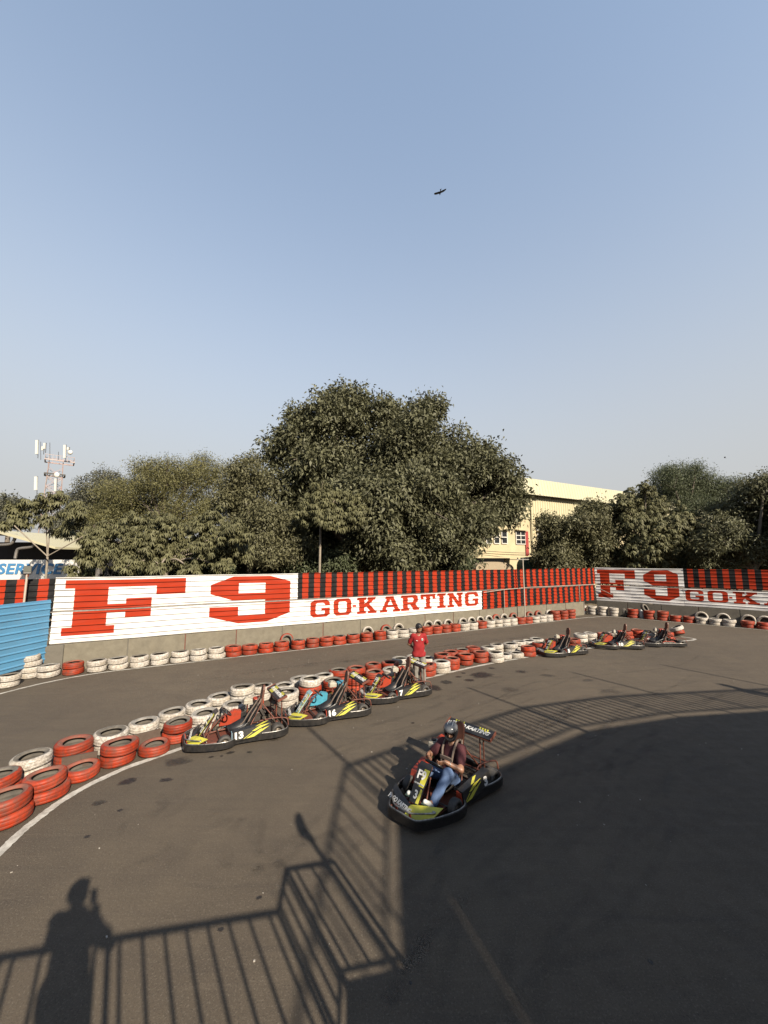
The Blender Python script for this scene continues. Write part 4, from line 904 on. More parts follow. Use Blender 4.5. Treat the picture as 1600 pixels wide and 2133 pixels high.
# ================================================================== people: smooth sculpted volumes turned into one continuous surface each
class Sculpt:
    def __init__(s, lo, hi, h):
        s.h = h; s.lo = np.array(lo, float); s.n = np.ceil((np.array(hi) - s.lo) / h).astype(int) + 1
        s.f = np.full(s.n, .5, np.float32)
    def _win(s, a, b):
        i0 = np.maximum(0, np.floor((a - s.lo) / s.h).astype(int)); i1 = np.minimum(s.n, np.ceil((b - s.lo) / s.h).astype(int) + 1)
        g = np.meshgrid(*[s.lo[k] + s.h * np.arange(i0[k], i1[k]) for k in range(3)], indexing='ij')
        return tuple(slice(i0[k], i1[k]) for k in range(3)), np.stack(g, -1)
    def _put(s, w, d, k):
        o = s.f[w]
        if k <= 0: s.f[w] = np.minimum(o, d); return
        hh = np.clip(.5 + .5 * (o - d) / k, 0, 1); s.f[w] = o * (1 - hh) + d * hh - k * hh * (1 - hh)
    def cap(s, a, b, ra, rb, k=.02):
        a, b = np.array(a, float), np.array(b, float); m = max(ra, rb) + k * 2 + s.h * 2
        w, P = s._win(np.minimum(a, b) - m, np.maximum(a, b) + m)
        if P.size == 0: return s
        ab = b - a; t = np.clip(((P - a) @ ab) / max(ab @ ab, 1e-9), 0, 1); d = np.linalg.norm(P - a - t[..., None] * ab, axis=-1) - (ra + (rb - ra) * t)
        s._put(w, d.astype(np.float32), k); return s
    def chain(s, pts, rs, k=.02):
        for i in range(len(pts) - 1): s.cap(pts[i], pts[i + 1], rs[i], rs[i + 1], k)
        return s
    def ell(s, c, r, k=.02, rot=None, cut=False):
        c, r = np.array(c, float), np.array(r, float); m = r.max() + k * 2 + s.h * 2; w, P = s._win(c - m, c + m)
        if P.size == 0: return s
        q = P - c
        if rot is not None: q = q @ np.array(rot)
        k0 = np.linalg.norm(q / r, axis=-1); k1 = np.linalg.norm(q / (r * r), axis=-1) + 1e-9; d = (k0 * (k0 - 1) / k1).astype(np.float32)
        if cut: s.f[w] = np.maximum(s.f[w], -d)
        else: s._put(w, d, k)
        return s
    def mesh(s, name, mats, fn=None):
        f = s.f; neg = f < 0; nx, ny, nz = f.shape
        c = [neg[i:nx - 1 + i, j:ny - 1 + j, k:nz - 1 + k] for i in (0, 1) for j in (0, 1) for k in (0, 1)]
        sm = sum(x.astype(np.int8) for x in c); act = (sm > 0) & (sm < 8); idx = np.argwhere(act); vid = np.full(act.shape, -1, np.int64); vid[act] = np.arange(len(idx))
        acc = np.zeros((len(idx), 3)); cnt = np.zeros(len(idx)); cor = [(i, j, k) for i in (0, 1) for j in (0, 1) for k in (0, 1)]
        for A in range(8):
            for B in range(A + 1, 8):
                a, b = np.array(cor[A]), np.array(cor[B])
                if np.abs(a - b).sum() != 1: continue
                fa, fb = f[tuple((idx + a).T)], f[tuple((idx + b).T)]; m = (fa < 0) != (fb < 0)
                t = np.where(m, fa / np.where(m, fa - fb, 1), 0); p = a + t[:, None] * (b - a); acc[m] += p[m]; cnt[m] += 1
        V = s.lo + s.h * (idx + acc / cnt[:, None]); F = []
        for ax in range(3):
            o1, o2 = [(1, 2), (2, 0), (0, 1)][ax]; sl0 = [slice(1, -1)] * 3; sl0[ax] = slice(0, -1); sl1 = list(sl0); sl1[ax] = slice(1, None)
            a, b = neg[tuple(sl0)], neg[tuple(sl1)]; e = np.argwhere(a != b)
            if len(e) == 0: continue
            fl = a[tuple(e.T)]; base = e.copy(); base[:, o1] += 1; base[:, o2] += 1
            def cell(d1, d2):
                q = base.copy(); q[:, o1] -= d1; q[:, o2] -= d2; return vid[tuple(q.T)]
            q = np.stack([cell(1, 1), cell(0, 1), cell(0, 0), cell(1, 0)], 1); q[~fl] = q[~fl][:, ::-1]; F.append(q)
        F = np.concatenate(F); F = F[(F >= 0).all(1)]
        if fn is not None: V = fn(V)
        me = bpy.data.meshes.new(name); me.from_pydata(V.tolist(), [], F.tolist()); me.polygons.foreach_set('use_smooth', [True] * len(F))
        for m_ in (mats if isinstance(mats, (list, tuple)) else [mats]): me.materials.append(m_)
        me.update(); return me
def folds(amp, seed=0, fr=38):
    def f(V):
        d = np.stack([np.sin(V[:, 2] * fr + V[:, 0] * 21 + seed), np.sin(V[:, 2] * fr * .8 - V[:, 0] * 26 + seed * 2), np.sin(V[:, 0] * 30 + V[:, 1] * 27 + seed)], 1); return V + amp * d
    return f
M_SKIN = pm('brown skin', (.25, .125, .075), .5, var=.08, scale=30)
M_HAIR = pm('black hair', (.012, .010, .009), .5, var=.3, scale=60, bump=.4, bscale=200)
def hand(s, wrist, fwd, side, palmn, curl=.6, k=.006, flip=1):
    """palm, four fingers of unequal length bent at the knuckles, thumb from the side of the palm"""
    w, F, S, Nn = (np.array(v, float) for v in (wrist, fwd, side, palmn)); F /= np.linalg.norm(F); S = S - F * (S @ F); S /= np.linalg.norm(S); Nn = np.cross(F, S) * (1 if np.dot(np.cross(F, S), Nn) > 0 else -1)
    for i in range(4):
        a = w + F * .015 + S * (.012 * (i - 1.5)); b = w + F * .085 + S * (.021 * (i - 1.5)); s.cap(a, b, .015, .012, .012)
    ln = [.030, .036, .034, .026]
    for i in range(4):
        p = w + F * .088 + S * (.0215 * (i - 1.5)); d = F.copy(); ang = 0
        for j in range(3):
            ang += curl * (.75, .95, .7)[j]; d = F * math.cos(ang) + Nn * math.sin(ang); q = p + d * ln[i] * (1.1, .8, .65)[j]; s.cap(p, q, .0092 - .0008 * j, .0086 - .0009 * j, .003); p = q
    p = w + F * .025 + S * (-.034) ; q = p + F * .035 - S * .022 + Nn * .014; s.cap(p, q, .013, .010, .006); r_ = q + F * .028 + Nn * .022 * curl - S * .004; s.cap(q, r_, .0098, .0085, .003)
    return s
def head(s, c, face, k=.012, r=1.0):
    """skull, jaw, nose, brow, ears; face = horizontal unit vector the person looks along"""
    c = np.array(c, float); f = np.array(face, float); f /= np.linalg.norm(f); l = np.cross((0, 0, 1), f); l /= np.linalg.norm(l); u = np.cross(f, l)
    rot = np.stack([f, l, u], 1)
    s.ell(c + u * .025, (.095 * r, .076 * r, .105 * r), k, rot); s.ell(c + f * .025 - u * .045, (.068 * r, .060 * r, .075 * r), .03, rot); s.ell(c + f * .055 - u * .095, (.030, .034, .022), .025, rot)
    s.cap(c + f * .088 + u * .012, c + f * .108 - u * .022, .009, .014, .008); s.cap(c + f * .083 + l * .035 + u * .026, c + f * .083 - l * .035 + u * .026, .010, .010, .012)
    s.cap(c + f * .088 + l * .020 - u * .058, c + f * .088 - l * .020 - u * .058, .008, .008, .006)
    for q in (1, -1):
        s.ell(c + f * .088 + l * .031 * q + u * .006, (.014, .016, .010), 0, rot, cut=True); s.ell(c + f * .075 + l * .031 * q + u * .006, (.012, .012, .010), .002, rot)
        s.ell(c + l * .078 * q - f * .008 - u * .005, (.020, .010, .030), .006, rot)
    return s

def standing_man(loc, rz, label, shirt, trouser, hands='back', scale=1.0, z0=0.0, look=(.55, -.8, -.25), hairc=M_HAIR, badge=True):
    """local frame: faces -y, x to its left-hand viewer's right; feet at z=0, 1.72 m tall"""
    A = {}
    sh = {-1: (-.165, .01, 1.39), 1: (.165, .01, 1.39)}
    if hands == 'back':
        el = {-1: (-.275, .12, 1.13), 1: (.275, .12, 1.13)}; wr = {-1: (-.10, .19, .96), 1: (.08, .20, .98)}
    else:
        el = {-1: (-.36, -.03, 1.17), 1: (.22, -.06, 1.15)}; wr = {-1: (-.16, -.105, 1.345), 1: (-.03, -.105, 1.33)}
    hip = {-1: (-.095, 0, .92), 1: (.095, 0, .92)}; kn = {-1: (-.105, -.02, .50), 1: (.12, -.015, .50)}; an = {-1: (-.11, .02, .09), 1: (.135, .03, .09)}
    hc = (0, -.02, 1.60)
    b = Sculpt((-.42, -.40, -.02), (.48, .36, 1.78), .0075)
    b.chain([(0, 0, .92), (0, .01, 1.10), (0, .015, 1.30), (0, .01, 1.42)], [.115, .10, .11, .07], .05); b.cap((0, .01, 1.40), (0, -.005, 1.53), .055, .052, .03)
    head(b, hc, look, r=1.12)
    for q in (-1, 1):
        b.chain([sh[q], el[q], wr[q]], [.058, .043, .029], .03); b.chain([hip[q], kn[q], an[q]], [.085, .055, .042], .03)
        b.cap((an[q][0], an[q][1] + .02, .05), (an[q][0] + .02 * q, -.13, .035), .038, .035, .02); b.cap((0, .01, 1.40), sh[q], .06, .055, .04)
        w = np.array(wr[q]); d = w - np.array(el[q])
        if hands == 'back': hand(b, w, d * .5 + np.array((-.05 * q, 0, -.04)), (0, -.4, 1), (0, 1, 0), .5)
        else: hand(b, w, (0, .15, 1), (-1 if q < 0 else 1, 0, 0), (1 if q < 0 else -1, .3, 0), .35)
    me = b.mesh('person', M_SKIN); o = bpy.data.objects.new('person', me); C.objects.link(o); o.location = (loc[0], loc[1], z0); o.rotation_euler.z = rz; o.scale = (scale,) * 3
    tag(o, label, 'person')
    s = Sculpt((-.42, -.32, .74), (.46, .34, 1.56), .0085)
    s.cap((-.07, 0, .90), (.07, 0, .90), .128, .128, .04); s.cap((-.075, 0, .82), (.075, 0, .82), .132, .132, .04); s.ell((0, -.015, 1.06), (.172, .130, .19), .05); s.ell((0, -.005, 1.25), (.182, .122, .17), .05); s.cap((-.12, .01, 1.385), (.12, .01, 1.385), .070, .070, .05)
    for q in (-1, 1):
        m_ = np.array(sh[q]) * .22 + np.array(el[q]) * .78; s.chain([np.array(sh[q]), m_], [.070, .066], .03)
    s.f = np.maximum(s.f, -(np.linalg.norm(s._win(s.lo, s.lo + s.h * s.n)[1][:s.n[0], :s.n[1], :s.n[2]] - np.array((0, -.02, 1.52)), axis=-1) - .075).astype(np.float32)[:s.n[0], :s.n[1], :s.n[2]])
    zz = s.lo[2] + s.h * np.arange(s.n[2]); s.f = np.maximum(s.f, (.795 - zz)[None, None, :].astype(np.float32))
    link(bpy.data.objects.new('shirt', s.mesh('shirt', shirt, folds(.0045, 1))), o)
    mb = MB(); mb.tube([(.075 * math.cos(a), .005 + .062 * math.sin(a), 1.462 + .022 * math.sin(a)) for a in np.linspace(0, 2 * math.pi, 16, endpoint=False)], .014, 6, closed=True); mb.build('collar', shirt, o)
    if badge:
        mb = MB(); mb.box((.085, -.136, 1.30), (.045, .006, .06), bev=.002); mb.build('badge', M_WHITELT, o)
        mb = MB(); mb.box((.085, -.1405, 1.30), (.018, .004, .034)); mb.build('badge_mark', M_HAIR, o)
        mb = MB(); mb.box((-.075, -.131, 1.265), (.06, .004, .012), Matrix.Rotation(.3, 3, 'Y')); mb.build('chest_print', M_WHITELT, o)
    t = Sculpt((-.30, -.24, .05), (.32, .24, 1.02), .0085); t.ell((0, .005, .90), (.172, .128, .12), .04)
    for q in (-1, 1): t.chain([hip[q], (kn[q][0], kn[q][1], kn[q][2] + .08), kn[q], (an[q][0], an[q][1], .09)], [.102, .092, .088, .082], .03)
    link(bpy.data.objects.new('trousers', t.mesh('trousers', trouser, folds(.006, 3, 30))), o)
    for q in (-1, 1):
        f_ = Sculpt((an[q][0] - .1, -.24, -.01), (an[q][0] + .12, .14, .16), .006); f_.cap((an[q][0], .03, .055), (an[q][0] + .015 * q, -.13, .04), .048, .042, .02); f_.cap((an[q][0], .04, .03), (an[q][0] + .015 * q, -.15, .028), .036, .034, .02)
        link(bpy.data.objects.new('shoe', f_.mesh('shoe', pm('dark shoe', (.035, .033, .032), .6))), o)
    fv = Vector(look).normalized(); fl = Vector((fv.x, fv.y, fv.z)); f = np.array(fl); l = np.cross((0, 0, 1), f); l /= np.linalg.norm(l); u = np.cross(f, l); c = np.array(hc); rot = np.stack([f, l, u], 1)
    hs = Sculpt((-.16, -.18, 1.42), (.16, .16, 1.78), .006); hs.ell(c + u * .045 - f * .012, (.113, .095, .115), .01, rot)
    hs.ell(c + f * .09 - u * .02, (.070, .085, .085), 0, rot, cut=True); hs.ell(c - u * .13 + f * .02, (.14, .14, .10), 0, rot, cut=True); hs.cap(c + f * .075 + l * .045 + u * .085, c + f * .075 - l * .045 + u * .085, .026, .026, .02)
    link(bpy.data.objects.new('hair', hs.mesh('hair', hairc, folds(.003, 2, 120))), o)
    bd = Sculpt((-.16, -.2, 1.36), (.16, .16, 1.72), .005); bd.ell(c + f * .034 - u * .072, (.066, .062, .052), .01, rot); bd.ell(c + f * .06 - u * .035, (.06, .04, .035), 0, rot, cut=True); bd.cap(c + f * .094 + l * .025 - u * .046, c + f * .094 - l * .025 - u * .046, .008, .008, .004)
    link(bpy.data.objects.new('beard', bd.mesh('beard', hairc)), o)
    return o
M_REDSH = pm('red polo cotton', (.25, .006, .008), .85, var=.06, scale=8)
M_GREYTR = pm('grey cotton trousers', (.20, .185, .165), .9, var=.10, scale=9)
standing_man((1.05, 12.02), R(6), 'bearded man in red polo shirt and grey trousers standing, hands behind his back', M_REDSH, M_GREYTR, look=(.42, -.85, -.32))
# the photographer, and a spectator on the upper deck: behind the camera, known by their shadows
M_DARKSH = pm('dark shirt cotton', (.05, .05, .06), .9, var=.1); M_DARKTR = pm('dark trousers cotton', (.04, .042, .05), .9, var=.1)
ph = standing_man((-.10, -.17), R(180), 'photographer behind the railing whose shadow falls in the left foreground', M_DARKSH, M_DARKTR, hands='phone', z0=PZ, look=(0, -1, .05), badge=False, scale=1.0)
mb = MB(); mb.box((-.02, -.016, 3.632), (.075, .009, .155), bev=.003); tag(mb.build('phone', M_BLACKPL), 'black phone held up by the photographer', 'phone')
standing_man((16.75, 1.85), R(150), 'spectator at the upper deck railing, shadow at the right of the track', M_DARKSH, M_DARKTR, z0=DZ, look=(0, -1, -.1), badge=False)

# the driver, in the axes of kart 3
def driver(k):
    M_MAR = pm('maroon shirt cotton', (.055, .008, .012), .85, var=.1, scale=10); M_JEAN = pm('blue denim', (.045, .085, .19), .85, var=.18, scale=9, dirt=(.16, .23, .36), damt=.45, dscale=6, dsharp=.2)
    sh = {1: (-.30, .185, .665), -1: (-.30, -.185, .665)}; el = {1: (-.07, .315, .475), -1: (-.05, -.31, .50)}; wr = {1: (.115, .145, .605), -1: (.135, -.165, .635)}
    hip = {1: (-.18, .10, .215), -1: (-.18, -.10, .215)}; kn = {1: (.15, .215, .455), -1: (.17, -.17, .40)}; an = {1: (.47, .165, .155), -1: (.50, -.15, .16)}
    hc = (-.275, 0, .895); face = (.93, .30, -.12)
    b = Sculpt((-.52, -.46, .04), (.74, .46, 1.08), .0075)
    b.chain([(-.20, 0, .22), (-.27, 0, .40), (-.31, 0, .58), (-.30, 0, .68)], [.12, .105, .11, .07], .05); b.cap((-.30, 0, .66), (-.285, 0, .82), .055, .052, .03); head(b, hc, face)
    for q in (1, -1):
        b.cap((-.30, 0, .67), sh[q], .06, .056, .04); b.chain([sh[q], el[q], wr[q]], [.058, .046, .031], .03); b.chain([hip[q], kn[q], an[q]], [.085, .058, .042], .03)
        b.cap(an[q], (.60, an[q][1], .19), .04, .035, .02)
        hand(b, np.array(wr[q]), (.82, -.42 * q, -.12), (.1, q * .3, .9), (-.2, -q * .8, -.3), .75)
    me = b.mesh('person', M_SKIN); o = bpy.data.objects.new('person', me); C.objects.link(o); o.location = k.location; o.rotation_euler = k.rotation_euler; o.scale = k.scale
    tag(o, 'kart driver in grey helmet, maroon shirt and jeans seated in kart 3', 'person')
    s = Sculpt((-.52, -.46, .10), (.10, .46, .80), .008); s.ell((-.21, 0, .26), (.15, .185, .13), .05); s.ell((-.275, 0, .42), (.14, .18, .17), .05); s.ell((-.30, 0, .56), (.13, .185, .14), .05); s.cap((-.30, -.15, .665), (-.30, .15, .665), .075, .075, .05)
    for q in (1, -1): s.chain([sh[q], np.array(sh[q]) * .35 + np.array(el[q]) * .65], [.082, .072], .035)
    xx = np.meshgrid(*[s.lo[i] + s.h * np.arange(s.n[i]) for i in range(3)], indexing='ij'); s.f = np.maximum(s.f, -(np.sqrt((xx[0] + .26) ** 2 + xx[1] ** 2 + (xx[2] - .80) ** 2) - .085).astype(np.float32))
    link(bpy.data.objects.new('shirt', s.mesh('shirt', M_MAR, folds(.005, 4))), o)
    t = Sculpt((-.42, -.36, .04), (.62, .36, .58), .008); t.ell((-.19, 0, .22), (.15, .175, .11), .04)
    for q in (1, -1): t.chain([hip[q], kn[q], an[q]], [.108, .083, .062], .03)
    link(bpy.data.objects.new('jeans', t.mesh('jeans', M_JEAN, folds(.006, 5, 30))), o)
    M_SHOE = pm('white trainer', (.60, .61, .57), .6, var=.08, scale=14); M_SOLE = pm('dark green trainer panel', (.05, .085, .06), .7)
    for q in (1, -1):
        y = an[q][1]; f_ = Sculpt((.38, y - .1, .04), (.76, y + .1, .34), .006); f_.cap((.48, y, .115), (.60, y, .19), .048, .044, .02); f_.cap((.60, y, .19), (.665, y, .25), .043, .036, .02); shoe = link(bpy.data.objects.new('shoe', f_.mesh('shoe', M_SHOE)), o)
        mb = MB(); mb.bar((.50, y, .072), (.70, y, .235), .085, .022, up=(-.6, 0, .8)); mb.build('sole', M_SOLE, shoe)
    # full-face helmet: shell with an eye opening, chin bar, striped crown
    c = np.array(hc) + (0, 0, .012); f = np.array(face); f /= np.linalg.norm(f); l = np.cross((0, 0, 1), f); l /= np.linalg.norm(l); u = np.cross(f, l); rot = np.stack([f, l, u], 1)
    hl = Sculpt(c - .21, c + .21, .0055); hl.ell(c + u * .02, (.145, .122, .138), .02, rot); hl.ell(c + f * .045 - u * .075, (.105, .098, .062), .03, rot)
    hl.ell(c + u * .01, (.112, .098, .118), 0, rot, cut=True); hl.ell(c - u * .16, (.10, .09, .10), 0, rot, cut=True); hl.ell(c + f * .135 - u * .012, (.085, .100, .052), 0, rot, cut=True)
    hm = link(bpy.data.objects.new('helmet', hl.mesh('helmet', pm('black helmet shell', (.016, .016, .018), .25, var=.2, scale=12))), o)
    vs = Sculpt(c - .22, c + .22, .0055); vs.ell(c + u * .075 + f * .012, (.148, .118, .085), 0, rot); vs.ell(c + u * .02, (.140, .117, .133), 0, rot, cut=True); link(bpy.data.objects.new('visor', vs.mesh('visor', pm('grey raised visor', (.11, .115, .125), .2, var=.1, scale=12))), hm)
    for q in (-.035, .0, .05):
        mb = MB(); mb.tube([Vector(c + u * (.02 + .142 * math.cos(a)) + f * (.149 * math.sin(a)) + l * q) for a in np.linspace(-.8, .95, 14)], .005, 5); mb.build('helmet_stripe', M_WHITELT, hm)
    # chest harness and belts
    for q in (1, -1):
        mb = MB(); P_ = catmull([(-.44, q * .07, .735), (-.30, q * .10, .765), (-.185, q * .11, .66), (-.135, q * .10, .50), (-.10, q * .13, .34), (-.12, q * .20, .24)], 4); mb.tube(P_, .021, 6); mb.build('harness_strap', M_BELT, o)
    mb = MB(); mb.bar((-.125, -.12, .53), (-.125, .12, .53), .03, .05); mb.build('harness_strap', M_BELT, o)
    mb = MB(); P_ = [Vector(wr[1]) * .72 + Vector(el[1]) * .28]; ax = (Vector(wr[1]) - Vector(el[1])).normalized(); u1 = ax.orthogonal().normalized(); u2 = ax.cross(u1); mb.tube([P_[0] + (u1 * math.cos(a) + u2 * math.sin(a)) * .037 for a in np.linspace(0, 6.283, 14, endpoint=False)], .008, 6, closed=True); mb.build('bracelet', M_BRIGHT, o)
    return o
driver(KO['3'])
# ================================================================== trees, buildings, tower and birds behind the fences
def leaf_mat(name, col, var=.35, transl=.25):
    mt = bpy.data.materials.new(name); mt.use_nodes = True; N = mt.node_tree.nodes; L = mt.node_tree.links
    bs = N['Principled BSDF']; bs.inputs['Roughness'].default_value = .62; bs.inputs['Specular IOR Level'].default_value = .3
    a = N.new('ShaderNodeAttribute'); a.attribute_name = 'tint'
    mx = N.new('ShaderNodeMix'); mx.data_type = 'RGBA'; mx.inputs[6].default_value = (*[c * (1 - var) for c in col], 1); mx.inputs[7].default_value = (*[min(1, c * (1 + var)) for c in col], 1); L.new(a.outputs['Fac'], mx.inputs[0])
    L.new(mx.outputs[2], bs.inputs['Base Color']); tr = N.new('ShaderNodeBsdfTranslucent'); L.new(mx.outputs[2], tr.inputs[0]); ms = N.new('ShaderNodeMixShader'); ms.inputs[0].default_value = transl
    L.new(bs.outputs[0], ms.inputs[1]); L.new(tr.outputs[0], ms.inputs[2]); L.new(ms.outputs[0], N['Material Output'].inputs[0]); return mt
M_BARK = pm('grey bark', (.15, .125, .10), .9, var=.25, scale=8, bump=.6, bscale=30, stretch=(1, 1, .25))
M_PALEBARK = pm('pale smooth bark', (.27, .23, .18), .85, var=.15, scale=8, dirt=(.15, .12, .09), damt=.4)
LM = {'olive': leaf_mat('dusty olive leaf', (.092, .088, .046)), 'ficus': leaf_mat('dusty dark leaf', (.083, .083, .045), .45), 'feather': leaf_mat('yellow green fine leaf', (.110, .104, .044)), 'whorl': leaf_mat('olive long leaf', (.090, .087, .042)), 'dusk': leaf_mat('dull grey green leaf', (.085, .086, .062)), 'dark': leaf_mat('dark green leaf', (.060, .070, .036))}
def leaves(name, cen, axis, nrm, ln, wd, tint, mat, parent, droop=.0):
    """many small folded leaves as one crown mesh"""
    n = len(cen); ax = axis / np.linalg.norm(axis, axis=1, keepdims=True); sd = np.cross(ax, nrm); sd /= np.linalg.norm(sd, axis=1, keepdims=True) + 1e-9; nn = np.cross(sd, ax)
    base = cen; tip = cen + ax * ln[:, None]; tip[:, 2] -= droop * ln; mid = cen + ax * (ln * .45)[:, None] + nn * (ln * .10)[:, None]
    V = np.empty((n, 4, 3)); V[:, 0] = base; V[:, 1] = mid + sd * (wd / 2)[:, None]; V[:, 2] = tip; V[:, 3] = mid - sd * (wd / 2)[:, None]
    me = bpy.data.meshes.new(name); me.vertices.add(n * 4); me.vertices.foreach_set('co', V.reshape(-1)); me.loops.add(n * 4); me.loops.foreach_set('vertex_index', np.arange(n * 4, dtype=np.int32))
    me.polygons.add(n); me.polygons.foreach_set('loop_start', np.arange(0, n * 4, 4, dtype=np.int32)); me.update(calc_edges=True)
    at_ = me.attributes.new('tint', 'FLOAT', 'POINT'); at_.data.foreach_set('value', np.repeat(tint, 4).astype(np.float32)); me.materials.append(mat)
    o = bpy.data.objects.new(name, me); link(o, parent); return o
def unit(n):
    v = RNG.normal(size=(n, 3)); return v / np.linalg.norm(v, axis=1, keepdims=True)
def crown_points(lobes, n, sub=12, subr=(.22, .44), shell=.70, fill=.12):
    """points over lumpy lobes: each lobe carries smaller bumps, gaps stay open between them"""
    L0 = [(np.array(c), np.array(r)) for c, r in lobes]; bumps = []
    for c, r in L0:
        for d in unit(sub) * RNG.uniform(.82, 1.12, (sub, 1)):
            if d[2] < -.55: d[2] *= -.5
            q = RNG.uniform(*subr); bumps.append((c + d * r * (1 - q * .55), r * q))
        for d in unit(11):
            if d[2] > -.3:
                q = RNG.uniform(.08, .17); bumps.append((c + d * r * RNG.uniform(.95, 1.18), r * q * np.array((.8, .8, 1.4))))
        bumps.append((c, r * .60))
    w = np.array([np.prod(r) ** (2 / 3) for _, r in bumps]); idx = RNG.choice(len(bumps), n, p=w / w.sum()); d = unit(n); rad = np.where(RNG.random(n) < fill, RNG.uniform(.2, .8, n), RNG.uniform(shell, 1.02, n))
    B = np.array([b[0] for b in bumps])[idx]; Rr = np.array([b[1] for b in bumps])[idx]; P = B + d * Rr * rad[:, None]
    keep = np.ones(n, bool)
    for c, r in bumps:
        keep &= ~(np.linalg.norm((P - c) / r, axis=1) < .62) | (RNG.random(n) < .10)
    return P[keep], d[keep], idx[keep]
def behind(P, over=.0, zover=3.2):
    """keep foliage behind the fences; some may hang over the top edge"""
    a = (P[:, :2] - np.array(WP.xy)) @ -np.array(WN.xy); b = (P[:, :2] - np.array(CORNER.xy)) @ -np.array(RN.xy)
    lim = np.where(P[:, 2] > zover, -over, .22); return (a > lim) | (b > lim)
def make_tree(name, label, lobes_px, Y, kind, n, trunk_px, cat='tree', group=None, ln=(.13, .22), per=9, spread=.28, squash=.9, Yj=1.5, bark=None, trunk_r=.25, over=0.0, limbs=7, droop=.25, aspect=.42, root_y=None):
    s = Y / FOC
    lobes = []
    for i, q in enumerate(lobes_px):
        px, py, r = q[:3]; yy = Y + (q[3] if len(q) > 3 else random.uniform(-Yj, Yj)); p = at(px, py, yy); rr = r * yy / FOC * random.uniform(.9, 1.08); lobes.append(((p.x, p.y, p.z), (rr, rr * .9, rr * squash)))
    gx = at(trunk_px, 1164, root_y or Y).x; t = empty(name, (gx, root_y or Y, -.03), 0, label, cat, group)
    P, D, idx = crown_points(lobes, n); m = behind(P, over); P, D, idx = P[m], D[m], idx[m]
    k = len(P); per_ = per
    cen = np.repeat(P, per_, 0) + RNG.normal(size=(k * per_, 3)) * spread * .5
    out = np.repeat(D, per_, 0); N_ = len(cen)
    if kind == 'whorl':
        ang = np.tile(np.arange(per_) * 2 * math.pi / per_, k) + np.repeat(RNG.uniform(0, 6.28, k), per_); cen = np.repeat(P, per_, 0)
        tiltn = np.repeat(out[::per_] * .35 + np.array((0, 0, .6)), per_, 0); tiltn /= np.linalg.norm(tiltn, axis=1, keepdims=True); u = np.cross(tiltn, np.array((.3, 1, .1))); u /= np.linalg.norm(u, axis=1, keepdims=True); v = np.cross(tiltn, u)
        axis = u * np.cos(ang)[:, None] + v * np.sin(ang)[:, None] - np.array((0, 0, .55)) + RNG.normal(size=(N_, 3)) * .12; nrm = tiltn + RNG.normal(size=(N_, 3)) * .15
    else:
        axis = out * .5 + RNG.normal(size=(N_, 3)) * .75 + np.array((0, 0, -.15)); nrm = out * .95 + np.array((0, 0, .45)) + RNG.normal(size=(N_, 3)) * .36
    L_ = RNG.uniform(*ln, N_); W_ = L_ * aspect * RNG.uniform(.8, 1.2, N_); tint = np.clip(np.repeat(RNG.random(k), per_) * .6 + RNG.random(N_) * .4, 0, 1)
    m = behind(cen, over + .05); o = leaves('crown', cen[m] - np.array(t.location), axis[m], nrm[m], L_[m], W_[m], tint[m], LM[kind if kind in LM else 'ficus'], t, droop)
    # tapered trunk with limbs reaching into the lobes
    bark = bark or M_BARK; mb = MB(); top = max(l[0][2] for l in lobes); zc = np.mean([l[0][2] for l in lobes]); zf = max(1.2, min(l[0][2] - l[1][2] for l in lobes) + 1.0)
    base = Vector((0, 0, 0)); fork = Vector((random.uniform(-.15, .15), random.uniform(-.1, .1), zf)); mb.tube([base, base.lerp(fork, .5) + Vector((.04, .02, 0)), fork], [trunk_r * 1.25, trunk_r * .95, trunk_r * .85], 10)
    for l in random.sample(lobes, min(limbs, len(lobes))):
        e = Vector(l[0]) - Vector(t.location); md = fork.lerp(e, .5) + Vector((random.uniform(-.3, .3), random.uniform(-.3, .3), random.uniform(0, .5))) * min(1, trunk_r * 4)
        mb.tube(catmull([fork - Vector((0, 0, .2)), md, e], 4), [trunk_r * (.62 - .055 * j) for j in range(9)], 7)
        for _ in range(3):
            e2 = e + Vector(unit(1)[0]) * l[1][0] * .75; mb.tube([e.lerp(md, .3), e.lerp(e2, .5) + Vector((0, 0, .1)), e2], [trunk_r * .26, trunk_r * .16, trunk_r * .07], 5)
    mb.build('trunk', bark, t); return t
GT = 'trees beyond the fences'
make_tree('ficus_tree', 'great dense dark ficus tree rising behind the striped fence, centre', [(736, 852, 64), (690, 870, 58), (640, 884, 54), (845, 888, 56), (893, 868, 47), (795, 878, 56), (600, 938, 52), (660, 960, 90), (750, 960, 105), (850, 960, 100), (940, 960, 70), (990, 970, 62), (1025, 985, 46), (1050, 1010, 40), (600, 1020, 62), (680, 1060, 100), (780, 1070, 110, -3), (880, 1060, 105, -3), (970, 1050, 85), (1030, 1060, 50), (1048, 1040, 44), (900, 1130, 75, -3), (800, 1150, 80, -3.5), (710, 1140, 75), (980, 1110, 62, -2), (640, 1120, 60), (850, 1165, 50, -4)], 29, 'ficus', 30000, 790, group=GT, ln=(.22, .38), per=7, spread=.55, trunk_r=.55, limbs=16)
make_tree('acacia_tree', 'feathery yellow green acacia behind the left fence, bare twigs on top', [(325, 1015, 62), (265, 1030, 60), (390, 1010, 62), (445, 1000, 52), (300, 1075, 75), (390, 1075, 75), (460, 1060, 62), (350, 985, 40), (240, 1085, 60), (420, 970, 28), (300, 975, 30)], 24.5, 'feather', 15000, 340, group=GT, ln=(.07, .14), per=9, spread=.42, trunk_r=.22, squash=.75, aspect=.36, limbs=11)
